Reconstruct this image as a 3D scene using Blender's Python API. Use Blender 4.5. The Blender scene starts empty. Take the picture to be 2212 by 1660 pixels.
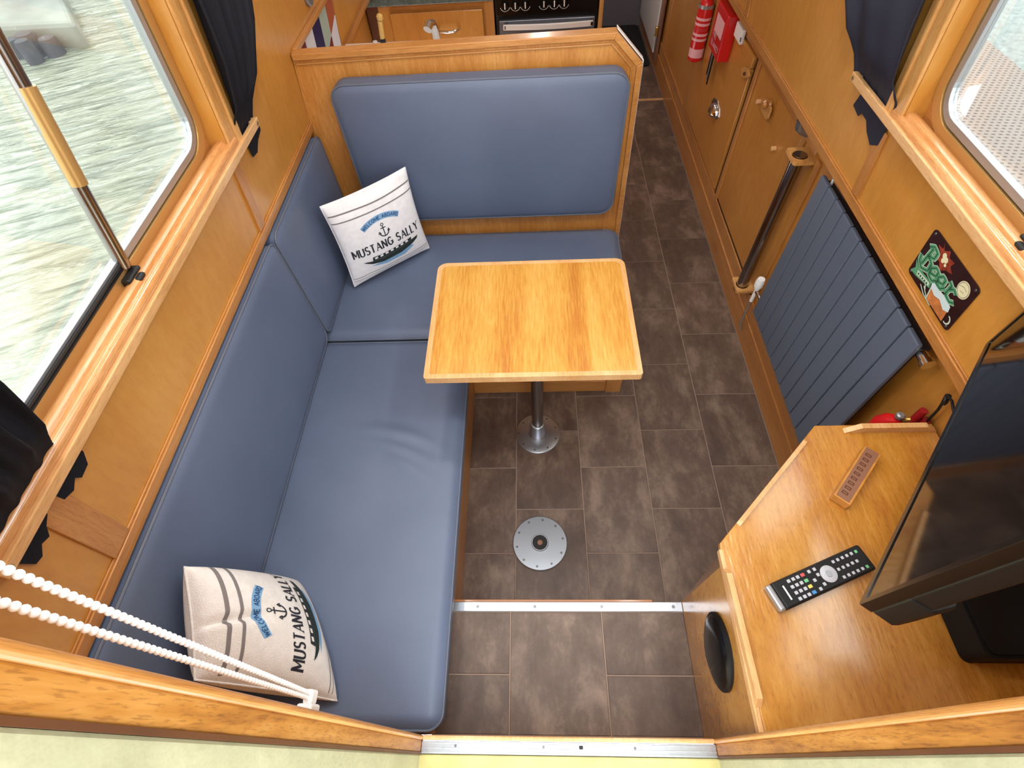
import bpy, bmesh, math, random
from mathutils import Vector, Matrix
from mathutils.geometry import tessellate_polygon
random.seed(7)
S = bpy.context.scene
COL = S.collection

# ------------------------------------------------------------------ camera, light, exposure
H = 1.75
AX = {'r': Vector((0.99894, 0.01056, -0.04838)), 'd': Vector((-0.01789, -0.82491, -0.56463)), 'f': Vector((-0.04601, 0.56507, -0.82378))}
cd = bpy.data.cameras.new('camera')
cam = bpy.data.objects.new('camera', cd)
COL.objects.link(cam)
f_ = AX['f'].normalized()
r_ = (AX['r'] - f_ * AX['r'].dot(f_)).normalized()
u_ = r_.cross(f_)
M = Matrix(((r_.x, u_.x, -f_.x, 0), (r_.y, u_.y, -f_.y, 0), (r_.z, u_.z, -f_.z, H), (0, 0, 0, 1)))
cam.matrix_world = M
cd.sensor_width = 36.0
cd.lens = 1090.0 / 2212.0 * 36.0
cd.clip_start = 0.02
cd.clip_end = 200
S.camera = cam

W = bpy.data.worlds.new('world')
S.world = W
W.use_nodes = True
bgn = W.node_tree.nodes['Background']
bgn.inputs[0].default_value = (0.96, 0.985, 1.0, 1)
bgn.inputs[1].default_value = 3.7
S.view_settings.view_transform = 'Standard'
S.view_settings.look = 'None'
S.view_settings.exposure = 0.16
S.view_settings.gamma = 1.0
S.view_settings.use_curve_mapping = False
FILL_W = 3.2  # power of each added ceiling fill light
CEIL = 1.93

# ------------------------------------------------------------------ materials
MATS = {}
def srgb(c):
    return tuple(((v / 255.0) / 12.92 if v / 255.0 <= 0.04045 else ((v / 255.0 + 0.055) / 1.055) ** 2.4) for v in c)

def newmat(name):
    m = bpy.data.materials.new(name)
    m.use_nodes = True
    nt = m.node_tree
    b = nt.nodes['Principled BSDF']
    MATS[name] = m
    return m, nt, b

def plain(name, col, rough=0.5, metal=0.0, coat=0.0, emit=None, bump=0.0, bscale=200.0, spec=0.5, var=0.0, vscale=6.0):
    m, nt, b = newmat(name)
    c = srgb(col)
    b.inputs['Base Color'].default_value = (*c, 1)
    b.inputs['Roughness'].default_value = rough
    b.inputs['Metallic'].default_value = metal
    b.inputs['Specular IOR Level'].default_value = spec
    if coat:
        b.inputs['Coat Weight'].default_value = coat
        b.inputs['Coat Roughness'].default_value = 0.12
    if bump or var:
        tc = nt.nodes.new('ShaderNodeTexCoord')
    if bump:
        n = nt.nodes.new('ShaderNodeTexNoise')
        n.inputs['Scale'].default_value = bscale
        n.inputs['Detail'].default_value = 3
        nt.links.new(tc.outputs['Object'], n.inputs['Vector'])
        bp = nt.nodes.new('ShaderNodeBump')
        bp.inputs['Strength'].default_value = bump
        bp.inputs['Distance'].default_value = 0.002
        nt.links.new(n.outputs['Fac'], bp.inputs['Height'])
        nt.links.new(bp.outputs[0], b.inputs['Normal'])
    if var:
        n = nt.nodes.new('ShaderNodeTexNoise')
        n.inputs['Scale'].default_value = vscale
        n.inputs['Detail'].default_value = 5
        nt.links.new(tc.outputs['Object'], n.inputs['Vector'])
        r = nt.nodes.new('ShaderNodeValToRGB')
        r.color_ramp.elements[0].position = 0.3
        r.color_ramp.elements[1].position = 0.7
        r.color_ramp.elements[0].color = (*[v * (1 - var) for v in c], 1)
        r.color_ramp.elements[1].color = (*[min(1, v * (1 + var)) for v in c], 1)
        nt.links.new(n.outputs['Fac'], r.inputs[0])
        nt.links.new(r.outputs[0], b.inputs['Base Color'])
    return m

def wood(name, c1, c2, c3, grain=(1, 1, 12), rough=0.33, coat=0.35, big=2.2, fine=26.0, fig=0.0, bump=0.12, pore=.45, iso=.35):
    """varnished oak: grain = per-axis frequency multipliers (low along the grain)"""
    m, nt, b = newmat(name)
    N = nt.nodes
    tc = N.new('ShaderNodeTexCoord')
    mp = N.new('ShaderNodeMapping')
    mp.inputs['Scale'].default_value = grain
    nt.links.new(tc.outputs['Object'], mp.inputs['Vector'])
    n1 = N.new('ShaderNodeTexNoise'); n1.inputs['Scale'].default_value = big; n1.inputs['Detail'].default_value = 6; n1.inputs['Distortion'].default_value = 0.6
    n2 = N.new('ShaderNodeTexNoise'); n2.inputs['Scale'].default_value = fine; n2.inputs['Detail'].default_value = 4
    n3 = N.new('ShaderNodeTexNoise'); n3.inputs['Scale'].default_value = 3.0; n3.inputs['Detail'].default_value = 3
    nt.links.new(mp.outputs[0], n1.inputs['Vector'])
    nt.links.new(mp.outputs[0], n2.inputs['Vector'])
    nt.links.new(tc.outputs['Object'], n3.inputs['Vector'])
    mx = N.new('ShaderNodeMix'); mx.data_type = 'FLOAT'
    mx.inputs[0].default_value = 0.42
    nt.links.new(n1.outputs['Fac'], mx.inputs[2]); nt.links.new(n2.outputs['Fac'], mx.inputs[3])
    mx2 = N.new('ShaderNodeMix'); mx2.data_type = 'FLOAT'
    mx2.inputs[0].default_value = iso
    nt.links.new(mx.outputs[0], mx2.inputs[2]); nt.links.new(n3.outputs['Fac'], mx2.inputs[3])
    r = N.new('ShaderNodeValToRGB')
    e = r.color_ramp.elements
    e[0].position = 0.36; e[0].color = (*srgb(c1), 1)
    e[1].position = 0.64; e[1].color = (*srgb(c3), 1)
    k = e.new(0.5); k.color = (*srgb(c2), 1)
    nt.links.new(mx2.outputs[0], r.inputs[0])
    # pores: short dark flecks along the grain
    n4 = N.new('ShaderNodeTexNoise'); n4.inputs['Scale'].default_value = 75.0; n4.inputs['Detail'].default_value = 2
    nt.links.new(mp.outputs[0], n4.inputs['Vector'])
    r4 = N.new('ShaderNodeValToRGB')
    r4.color_ramp.elements[0].position = 0.34; r4.color_ramp.elements[0].color = (0.62, 0.55, 0.5, 1)
    r4.color_ramp.elements[1].position = 0.46; r4.color_ramp.elements[1].color = (1, 1, 1, 1)
    nt.links.new(n4.outputs['Fac'], r4.inputs[0])
    ml = N.new('ShaderNodeMix'); ml.data_type = 'RGBA'; ml.blend_type = 'MULTIPLY'
    ml.inputs[0].default_value = pore + fig
    nt.links.new(r.outputs[0], ml.inputs[6]); nt.links.new(r4.outputs[0], ml.inputs[7])
    nt.links.new(ml.outputs[2], b.inputs['Base Color'])
    b.inputs['Roughness'].default_value = rough
    b.inputs['Coat Weight'].default_value = coat
    b.inputs['Coat Roughness'].default_value = 0.16
    bp = N.new('ShaderNodeBump'); bp.inputs['Strength'].default_value = bump; bp.inputs['Distance'].default_value = 0.002
    nt.links.new(n2.outputs['Fac'], bp.inputs['Height'])
    nt.links.new(bp.outputs[0], b.inputs['Normal'])
    return m

wood('oak_wall', (190, 128, 50), (202, 142, 62), (212, 156, 78), grain=(3, 1.6, 0.5), big=1.3, fine=30, pore=.12)
wood('oak_trim_y', (172, 112, 54), (192, 132, 68), (208, 152, 88), grain=(9, 0.6, 9))
wood('oak_trim_z', (172, 112, 54), (192, 132, 68), (208, 152, 88), grain=(9, 9, 0.6))
wood('oak_trim_x', (172, 112, 54), (192, 132, 68), (208, 152, 88), grain=(0.6, 9, 9))
wood('oak_bulk', (172, 108, 44), (194, 130, 60), (214, 156, 84), grain=(7, 7, 0.8), big=1.8)
wood('oak_door', (184, 122, 48), (196, 134, 58), (206, 148, 72), grain=(3, 1.6, 0.5), big=1.4, fine=30, pore=.12)
wood('oak_table', (182, 114, 38), (204, 148, 62), (218, 170, 88), grain=(9, .7, 1), big=1.2, fine=24, rough=0.38, coat=0.25, iso=.08, pore=.3)
wood('oak_cab', (172, 106, 36), (192, 132, 50), (208, 152, 72), grain=(5, 0.9, 1), big=2.0, fine=22, rough=0.26, coat=1.0, bump=0.6, iso=.2)
MATS['oak_cab'].node_tree.nodes['Principled BSDF'].inputs['Coat IOR'].default_value = 1.75
wood('oak_jamb', (138, 80, 24), (178, 118, 44), (198, 142, 70), grain=(6, 8, 1.0), big=3.5, fine=22, fig=0.3, iso=.1, rough=.5, coat=.08)
wood('oak_light', (206, 152, 92), (220, 172, 116), (232, 190, 140), grain=(6, 0.7, 6))
wood('oak_light_z', (190, 130, 62), (212, 158, 92), (228, 182, 120), grain=(9, 9, 0.7))
wood('oak_sill', (186, 122, 66), (204, 146, 90), (218, 168, 118), grain=(7, 0.8, 7), rough=0.22, coat=0.9)
plain('dark_gap', (52, 22, 10), 0.8)

def vinyl():
    m, nt, b = newmat('vinyl')
    N = nt.nodes
    tc = N.new('ShaderNodeTexCoord')
    n = N.new('ShaderNodeTexNoise'); n.inputs['Scale'].default_value = 420; n.inputs['Detail'].default_value = 2
    n2 = N.new('ShaderNodeTexNoise'); n2.inputs['Scale'].default_value = 3.5; n2.inputs['Detail'].default_value = 3
    nt.links.new(tc.outputs['Object'], n.inputs['Vector']); nt.links.new(tc.outputs['Object'], n2.inputs['Vector'])
    r = N.new('ShaderNodeValToRGB')
    r.color_ramp.elements[0].position = 0.35; r.color_ramp.elements[0].color = (*srgb((90, 103, 127)), 1)
    r.color_ramp.elements[1].position = 0.65; r.color_ramp.elements[1].color = (*srgb((98, 111, 137)), 1)
    nt.links.new(n2.outputs['Fac'], r.inputs[0]); nt.links.new(r.outputs[0], b.inputs['Base Color'])
    b.inputs['Roughness'].default_value = 0.46
    b.inputs['Specular IOR Level'].default_value = 0.55
    bp = N.new('ShaderNodeBump'); bp.inputs['Strength'].default_value = 0.25; bp.inputs['Distance'].default_value = 0.001
    nt.links.new(n.outputs['Fac'], bp.inputs['Height']); nt.links.new(bp.outputs[0], b.inputs['Normal'])
vinyl()
plain('piping', (98, 106, 122), 0.4)

def tile_mat():
    m, nt, b = newmat('tile')
    N = nt.nodes
    tc = N.new('ShaderNodeTexCoord'); oi = N.new('ShaderNodeObjectInfo')
    ad = N.new('ShaderNodeVectorMath'); ad.operation = 'ADD'
    mu = N.new('ShaderNodeMath'); mu.operation = 'MULTIPLY'; mu.inputs[1].default_value = 37.0
    nt.links.new(oi.outputs['Random'], mu.inputs[0])
    nt.links.new(tc.outputs['Object'], ad.inputs[0]); nt.links.new(mu.outputs[0], ad.inputs[1])
    mp = N.new('ShaderNodeMapping'); mp.inputs['Scale'].default_value = (1.6, 0.9, 1)
    nt.links.new(ad.outputs[0], mp.inputs['Vector'])
    n = N.new('ShaderNodeTexNoise'); n.inputs['Scale'].default_value = 5.5; n.inputs['Detail'].default_value = 9; n.inputs['Roughness'].default_value = 0.72; n.inputs['Distortion'].default_value = 0.15
    nt.links.new(mp.outputs[0], n.inputs['Vector'])
    r = N.new('ShaderNodeValToRGB'); e = r.color_ramp.elements
    e[0].position = 0.34; e[0].color = (*srgb((80, 64, 54)), 1)
    e[1].position = 0.68; e[1].color = (*srgb((142, 122, 106)), 1)
    k = e.new(0.5); k.color = (*srgb((103, 84, 73)), 1)
    nt.links.new(n.outputs['Fac'], r.inputs[0])
    hs = N.new('ShaderNodeHueSaturation')
    m2 = N.new('ShaderNodeMapRange'); m2.inputs[3].default_value = 0.88; m2.inputs[4].default_value = 1.12
    nt.links.new(oi.outputs['Random'], m2.inputs[0]); nt.links.new(m2.outputs[0], hs.inputs['Value'])
    nt.links.new(r.outputs[0], hs.inputs['Color']); nt.links.new(hs.outputs[0], b.inputs['Base Color'])
    b.inputs['Roughness'].default_value = 0.5
    n2 = N.new('ShaderNodeTexNoise'); n2.inputs['Scale'].default_value = 90; n2.inputs['Detail'].default_value = 4
    nt.links.new(tc.outputs['Object'], n2.inputs['Vector'])
    bp = N.new('ShaderNodeBump'); bp.inputs['Strength'].default_value = 0.2; bp.inputs['Distance'].default_value = 0.001
    nt.links.new(n2.outputs['Fac'], bp.inputs['Height']); nt.links.new(bp.outputs[0], b.inputs['Normal'])
tile_mat()
plain('grout', (158, 136, 122), 0.8)

def water():
    m, nt, b = newmat('water')
    N = nt.nodes
    tc = N.new('ShaderNodeTexCoord')
    mp = N.new('ShaderNodeMapping'); mp.vector_type = 'TEXTURE'; mp.inputs['Rotation'].default_value = (0, 0, math.radians(26)); mp.inputs['Scale'].default_value = (1.0, 0.2, 1)
    nt.links.new(tc.outputs['Object'], mp.inputs['Vector'])
    n = N.new('ShaderNodeTexNoise'); n.inputs['Scale'].default_value = 3.6; n.inputs['Detail'].default_value = 4; n.inputs['Distortion'].default_value = 0.8
    nt.links.new(mp.outputs[0], n.inputs['Vector'])
    bp = N.new('ShaderNodeBump'); bp.inputs['Strength'].default_value = 1.0; bp.inputs['Distance'].default_value = 0.05
    nt.links.new(n.outputs['Fac'], bp.inputs['Height']); nt.links.new(bp.outputs[0], b.inputs['Normal'])
    n2 = N.new('ShaderNodeTexNoise'); n2.inputs['Scale'].default_value = 0.8; n2.inputs['Detail'].default_value = 3
    nt.links.new(tc.outputs['Object'], n2.inputs['Vector'])
    r = N.new('ShaderNodeValToRGB')
    r.color_ramp.elements[0].position = 0.35; r.color_ramp.elements[0].color = (*srgb((138, 138, 112)), 1)
    r.color_ramp.elements[1].position = 0.65; r.color_ramp.elements[1].color = (*srgb((160, 166, 150)), 1)
    nt.links.new(n2.outputs['Fac'], r.inputs[0])
    # crests: thin darker troughs
    r2 = N.new('ShaderNodeValToRGB')
    r2.color_ramp.elements[0].position = 0.38; r2.color_ramp.elements[0].color = (0.42, 0.46, 0.40, 1)
    r2.color_ramp.elements[1].position = 0.5; r2.color_ramp.elements[1].color = (1, 1, 1, 1)
    nt.links.new(n.outputs['Fac'], r2.inputs[0])
    ml = N.new('ShaderNodeMix'); ml.data_type = 'RGBA'; ml.blend_type = 'MULTIPLY'; ml.inputs[0].default_value = 0.8
    nt.links.new(r.outputs[0], ml.inputs[6]); nt.links.new(r2.outputs[0], ml.inputs[7])
    nt.links.new(ml.outputs[2], b.inputs['Base Color'])
    b.inputs['Roughness'].default_value = 0.12
water()

def glassmat():
    m, nt, b = newmat('glass')
    N = nt.nodes
    N.remove(b)
    out = N['Material Output']
    tr = N.new('ShaderNodeBsdfTransparent'); tr.inputs[0].default_value = (0.95, 0.98, 0.97, 1)
    gl = N.new('ShaderNodeBsdfGlossy'); gl.inputs['Roughness'].default_value = 0.02
    df = N.new('ShaderNodeBsdfDiffuse'); df.inputs[0].default_value = (0.8, 0.84, 0.85, 1)
    lw = N.new('ShaderNodeLayerWeight'); lw.inputs[0].default_value = 0.25
    mr = N.new('ShaderNodeMapRange'); mr.inputs[3].default_value = 0.02; mr.inputs[4].default_value = 0.28
    nt.links.new(lw.outputs['Fresnel'], mr.inputs[0])
    m1 = N.new('ShaderNodeMixShader'); m2 = N.new('ShaderNodeMixShader')
    nt.links.new(mr.outputs[0], m1.inputs[0]); nt.links.new(tr.outputs[0], m1.inputs[1]); nt.links.new(gl.outputs[0], m1.inputs[2])
    # grime film with dried drops
    tc = N.new('ShaderNodeTexCoord'); vo = N.new('ShaderNodeTexVoronoi'); vo.inputs['Scale'].default_value = 42
    nt.links.new(tc.outputs['Object'], vo.inputs['Vector'])
    r = N.new('ShaderNodeValToRGB'); r.color_ramp.elements[0].position = 0.05; r.color_ramp.elements[0].color = (0.2, 0.2, 0.2, 1)
    r.color_ramp.elements[1].position = 0.10; r.color_ramp.elements[1].color = (0.02, 0.02, 0.02, 1)
    nt.links.new(vo.outputs['Distance'], r.inputs[0]); nt.links.new(r.outputs[0], m2.inputs[0])
    nt.links.new(m1.outputs[0], m2.inputs[1]); nt.links.new(df.outputs[0], m2.inputs[2])
    nt.links.new(m2.outputs[0], out.inputs[0])
glassmat()

def mat_pattern():
    m, nt, b = newmat('quay_mat')
    N = nt.nodes
    tc = N.new('ShaderNodeTexCoord'); mp = N.new('ShaderNodeMapping'); mp.inputs['Scale'].default_value = (1, 1, 1)
    mp.inputs['Rotation'].default_value = (0, 0, math.radians(8))
    nt.links.new(tc.outputs['Object'], mp.inputs['Vector'])
    bt = N.new('ShaderNodeTexBrick')
    bt.inputs['Scale'].default_value = 20.0
    bt.inputs['Mortar Size'].default_value = 0.115
    bt.inputs['Brick Width'].default_value = 0.42; bt.inputs['Row Height'].default_value = 0.36
    bt.inputs['Color1'].default_value = (*srgb((96, 80, 75)), 1); bt.inputs['Color2'].default_value = (*srgb((90, 76, 73)), 1)
    bt.inputs['Mortar'].default_value = (*srgb((146, 134, 126)), 1)
    nt.links.new(mp.outputs[0], bt.inputs['Vector'])
    nt.links.new(bt.outputs['Color'], b.inputs['Base Color'])
    bp = N.new('ShaderNodeBump'); bp.inputs['Strength'].default_value = 0.6; bp.inputs['Distance'].default_value = 0.005
    nt.links.new(bt.outputs['Fac'], bp.inputs['Height']); nt.links.new(bp.outputs[0], b.inputs['Normal'])
    b.inputs['Roughness'].default_value = 0.8
mat_pattern()

plain('gravel', (140, 148, 146), 0.9, var=0.25, vscale=40, bump=0.5, bscale=60)
plain('concrete', (128, 134, 126), 0.9, var=0.3, vscale=3, bump=0.5, bscale=30)
plain('pile_wood', (64, 62, 66), 0.8, var=0.4, vscale=14)
plain('cream_paint', (178, 176, 142), 0.6, bump=0.8, bscale=60, var=0.14, vscale=9)
plain('cream_yellow', (192, 182, 118), 0.6, bump=0.8, bscale=60, var=0.16, vscale=14)
plain('aluminium', (186, 192, 200), 0.32, 0.9, bump=0.1, bscale=120)
plain('steel_flange', (160, 166, 174), 0.38, 0.8)
plain('chrome', (225, 228, 232), 0.12, 1.0)
plain('dark_chrome', (158, 152, 150), 0.2, 1.0)
plain('screw', (120, 120, 120), 0.35, 0.8)
plain('hole', (24, 22, 22), 0.6)
plain('bronze_frame', (196, 156, 96), 0.32, 0.55)
plain('silver_frame', (170, 172, 176), 0.35, 0.7)
plain('rubber', (18, 18, 20), 0.5)
plain('curtain', (17, 18, 27), 0.75, spec=.3, bump=0.3, bscale=300)
plain('curtain_blue', (30, 33, 50), 0.7, bump=0.3, bscale=300)
plain('anthracite', (92, 102, 120), 0.42)
plain('anthracite_dark', (30, 33, 40), 0.5)
plain('white_plastic', (246, 246, 246), 0.35)
plain('white_enamel', (240, 240, 238), 0.2, coat=0.5)
plain('black_gloss', (12, 13, 15), 0.2, spec=.45)
plain('black_plastic', (18, 18, 20), 0.48, spec=.35)
plain('black_matt', (10, 10, 11), 0.65, spec=.3)
plain('screen', (5, 6, 8), 0.06, spec=0.8)
plain('red', (205, 22, 26), 0.3, coat=0.4)
plain('dark_red', (150, 20, 28), 0.35)
plain('pink_label', (236, 178, 184), 0.5)
plain('label_red', (196, 50, 60), 0.5)
plain('brass', (212, 176, 96), 0.25, 0.9)
plain('grey_metal', (150, 152, 156), 0.35, 0.6)
plain('linen', (236, 232, 228), 0.9, bump=0.7, bscale=420, var=0.05, vscale=60)
plain('linen_white', (244, 244, 248), 0.9, bump=0.7, bscale=420, var=0.04, vscale=60)
plain('stripe_grey', (128, 122, 122), 0.9)
plain('ink', (38, 40, 50), 0.9)
plain('ink_green', (32, 44, 44), 0.9)
plain('ribbon_blue', (128, 172, 212), 0.9)
plain('ink_blue', (36, 74, 122), 0.9)
plain('sign_dark', (46, 22, 24), 0.3, var=0.35, vscale=30)
plain('sign_green', (92, 158, 118), 0.35)
plain('sign_green_dark', (40, 92, 66), 0.35)
plain('sign_pale', (196, 214, 196), 0.35)
plain('sign_foam', (206, 224, 228), 0.35)
plain('sign_amber', (196, 120, 66), 0.35, var=0.3, vscale=60)
plain('sign_orange', (142, 58, 38), 0.35, var=0.5, vscale=90)
plain('sign_coaster', (226, 222, 180), 0.35)
plain('granite', (92, 108, 104), 0.35, var=0.4, vscale=60)
plain('navy', (44, 34, 84), 0.6, spec=.15)
plain('tile_white', (226, 228, 238), 0.6, spec=.15)
plain('tile_green', (172, 190, 178), 0.6, spec=.15)
plain('tile_terra', (176, 96, 66), 0.6, spec=.15)
plain('tile_maroon', (122, 40, 38), 0.6, spec=.15)
plain('mat_black', (34, 33, 35), 0.95, bump=0.6, bscale=200)
plain('grey_wall', (120, 114, 122), 0.7)
plain('dark_ply', (88, 46, 18), 0.5, var=0.2, vscale=9)
plain('bamboo', (226, 188, 110), 0.4)
plain('smoked', (120, 124, 134), 0.15, 0.3)
plain('leather_tan', (150, 108, 86), 0.4, 0.3)
plain('brass_wood', (190, 130, 58), 0.4, var=0.3, vscale=30)
plain('btn_grey', (186, 188, 196), 0.5)
plain('btn_red', (206, 84, 80), 0.5)
plain('btn_green', (110, 190, 130), 0.5)
plain('btn_yellow', (226, 206, 96), 0.5)
plain('btn_blue', (70, 140, 200), 0.5)
plain('nosing_wood', (168, 108, 58), 0.4, coat=0.3)
plain('lamp_glow', (255, 244, 226), 0.5)  # glowing disc of the added fill lights
lg = MATS['lamp_glow'].node_tree.nodes['Principled BSDF']
lg.inputs['Emission Color'].default_value = (1, 0.9, 0.76, 1)
lg.inputs['Emission Strength'].default_value = 6.0

# ------------------------------------------------------------------ helpers
class MB:
    def __init__(s): s.v = []; s.f = []
    def add(s, vs, fs):
        o = len(s.v)
        s.v += [tuple(v) for v in vs]
        s.f += [tuple(i + o for i in f) for f in fs]
        return s
    def box(s, a, b):
        x0, y0, z0 = a; x1, y1, z1 = b
        vs = [(x0, y0, z0), (x1, y0, z0), (x1, y1, z0), (x0, y1, z0), (x0, y0, z1), (x1, y0, z1), (x1, y1, z1), (x0, y1, z1)]
        return s.add(vs, [(0, 3, 2, 1), (4, 5, 6, 7), (0, 1, 5, 4), (1, 2, 6, 5), (2, 3, 7, 6), (3, 0, 4, 7)])
    def prism(s, pts, f0, f1, holes=()):
        """2D polygon (with holes) mapped to 3D by f0 (one face) and f1 (other face)"""
        loops = [list(pts)] + [list(h) for h in holes]
        flat = [p for l in loops for p in l]
        n = len(flat)
        tris = tessellate_polygon([[Vector((p[0], p[1], 0)) for p in l] for l in loops])
        vs = [f0(*p) for p in flat] + [f1(*p) for p in flat]
        fs = [tuple(t) for t in tris] + [tuple(i + n for i in reversed(t)) for t in tris]
        k = 0
        for l in loops:
            m = len(l)
            for i in range(m):
                a, b = k + i, k + (i + 1) % m
                fs.append((a, b, b + n, a + n))
            k += m
        return s.add(vs, fs)
    def tube(s, pts, r, n=10, caps=True, closed=False):
        P = [Vector(p) for p in pts]
        m = len(P)
        R = r if isinstance(r, (list, tuple)) else [r] * m
        rings = []
        up = None
        for i in range(m):
            if closed: t = P[(i + 1) % m] - P[i - 1]
            elif i == 0: t = P[1] - P[0]
            elif i == m - 1: t = P[-1] - P[-2]
            else: t = P[i + 1] - P[i - 1]
            t.normalize()
            if up is None:
                up = Vector((0, 0, 1)) if abs(t.z) < 0.9 else Vector((1, 0, 0))
            a = t.cross(up).normalized(); b = a.cross(t).normalized(); up = b
            rings.append([P[i] + (a * math.cos(2 * math.pi * k / n) + b * math.sin(2 * math.pi * k / n)) * R[i] for k in range(n)])
        vs = [v for q in rings for v in q]
        fs = []
        for i in range(m if closed else m - 1):
            j = (i + 1) % m
            for k in range(n):
                fs.append((i * n + k, i * n + (k + 1) % n, j * n + (k + 1) % n, j * n + k))
        if caps and not closed:
            fs.append(tuple(reversed(range(n)))); fs.append(tuple((m - 1) * n + k for k in range(n)))
        return s.add(vs, fs)
    def lathe(s, c, prof, n=32, axis='z'):
        """prof: (radius, height) list"""
        vs = []; fs = []
        for (r, h) in prof:
            for k in range(n):
                a = 2 * math.pi * k / n
                p = (r * math.cos(a), r * math.sin(a), h)
                if axis == 'x': p = (p[2], p[0], p[1])
                if axis == 'y': p = (p[0], p[2], p[1])
                vs.append((c[0] + p[0], c[1] + p[1], c[2] + p[2]))
        for i in range(len(prof) - 1):
            for k in range(n):
                fs.append((i * n + k, i * n + (k + 1) % n, (i + 1) * n + (k + 1) % n, (i + 1) * n + k))
        fs.append(tuple(reversed(range(n)))); fs.append(tuple((len(prof) - 1) * n + k for k in range(n)))
        return s.add(vs, fs)
    def build(s, name, mat, parent=None, bevel=0.0, smooth=False, seg=2, loc=None):
        me = bpy.data.meshes.new(name)
        me.from_pydata(s.v, [], s.f)
        bm = bmesh.new(); bm.from_mesh(me)
        bmesh.ops.recalc_face_normals(bm, faces=bm.faces)
        bm.to_mesh(me); bm.free()
        if loc is not None:
            me.transform(Matrix.Translation(-Vector(loc)))
        me.materials.append(MATS[mat] if isinstance(mat, str) else mat)
        o = bpy.data.objects.new(name, me)
        COL.objects.link(o)
        if loc is not None: o.location = loc
        if parent is not None:
            o.parent = parent
            if loc is None: o.location = (0, 0, 0)
            o.matrix_parent_inverse = Matrix.Translation(-Vector(parent.location)) if parent.parent is None else Matrix.Translation(-(parent.matrix_parent_inverse.to_translation() * 0 + WLOC(parent)))
        if bevel:
            b = o.modifiers.new('bevel', 'BEVEL'); b.width = bevel; b.segments = seg; b.limit_method = 'ANGLE'; b.angle_limit = math.radians(40)
            b.harden_normals = False
        if smooth:
            me.polygons.foreach_set('use_smooth', [True] * len(me.polygons))
            try: me.set_sharp_from_angle(angle=math.radians(38))
            except Exception: pass
        return o

def WLOC(o):
    l = Vector(o.location)
    p = o.parent
    if p is None: return l
    # every parented object keeps world coordinates through its inverse
    return l

def tag(o, label=None, cat=None, group=None, kind=None):
    if label: o['label'] = label
    if cat: o['category'] = cat
    if group: o['group'] = group
    if kind: o['kind'] = kind
    return o
def thing(name, label, cat, loc, group=None):
    o = bpy.data.objects.new(name, None); COL.objects.link(o); o.location = loc
    o.empty_display_size = 0.05
    return tag(o, label, cat, group)
def struct(name, label=None):
    o = bpy.data.objects.new(name, None); COL.objects.link(o)
    o.empty_display_size = 0.05
    o['kind'] = 'structure'
    if label: o['label'] = label
    return o
def stag(o, label=None):
    o['kind'] = 'structure'
    if label: o['label'] = label
    return o
def copy_part(src, parent, loc):
    o = src.copy(); COL.objects.link(o); o.parent = parent
    o.matrix_parent_inverse = src.matrix_parent_inverse.copy()
    o.location = loc
    return o

def rr(x0, y0, x1, y1, r, n=6):
    rs = r if isinstance(r, (list, tuple)) else [r] * 4     # corners: (x0,y0),(x1,y0),(x1,y1),(x0,y1)
    out = []
    for (cx, cy, a0, q) in ((x0 + rs[0], y0 + rs[0], 180, rs[0]), (x1 - rs[1], y0 + rs[1], 270, rs[1]), (x1 - rs[2], y1 - rs[2], 0, rs[2]), (x0 + rs[3], y1 - rs[3], 90, rs[3])):
        m = n if q > 1e-5 else 0
        for k in range(m + 1):
            a = math.radians(a0 + 90 * k / max(m, 1))
            out.append((cx + q * math.cos(a), cy + q * math.sin(a)))
            if m == 0: break
    return out

def XL(z): return -0.735 + 0.1 * (z - 0.87)
def XR(z): return 0.832 - 0.1 * (z - 0.89)
def Lf(d): return lambda y, z: (XL(z) + d, y, z)
def Rf(d): return lambda y, z: (XR(z) - d, y, z)
FX = lambda x: (lambda y, z: (x, y, z))
FY = lambda y: (lambda x, z: (x, y, z))
FZ = lambda z: (lambda x, y: (x, y, z))
def wallbox(mb, F, y0, y1, z0, z1, d0, d1):
    return mb.prism([(y0, z0), (y1, z0), (y1, z1), (y0, z1)], F(d0), F(d1))

# strokes for flat lettering: returns list of quads in 2D
def stroke2d(pts, w, step=0.12):
    P = [Vector(p) for p in pts]
    Q = [P[0]]
    for a, b in zip(P, P[1:]):
        n = max(1, int((b - a).length / step))
        for k in range(1, n + 1): Q.append(a.lerp(b, k / n))
    ws = w if callable(w) else (lambda d: w)
    L = []; R = []
    for i, q in enumerate(Q):
        t = (Q[min(i + 1, len(Q) - 1)] - Q[max(i - 1, 0)]).normalized()
        n = Vector((-t.y, t.x)); hw = ws(t) / 2
        L.append(q + n * hw); R.append(q - n * hw)
    vs = L + R; m = len(Q)
    return [(v.x, v.y) for v in vs], [(i, i + 1, m + i + 1, m + i) for i in range(m - 1)]

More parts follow.
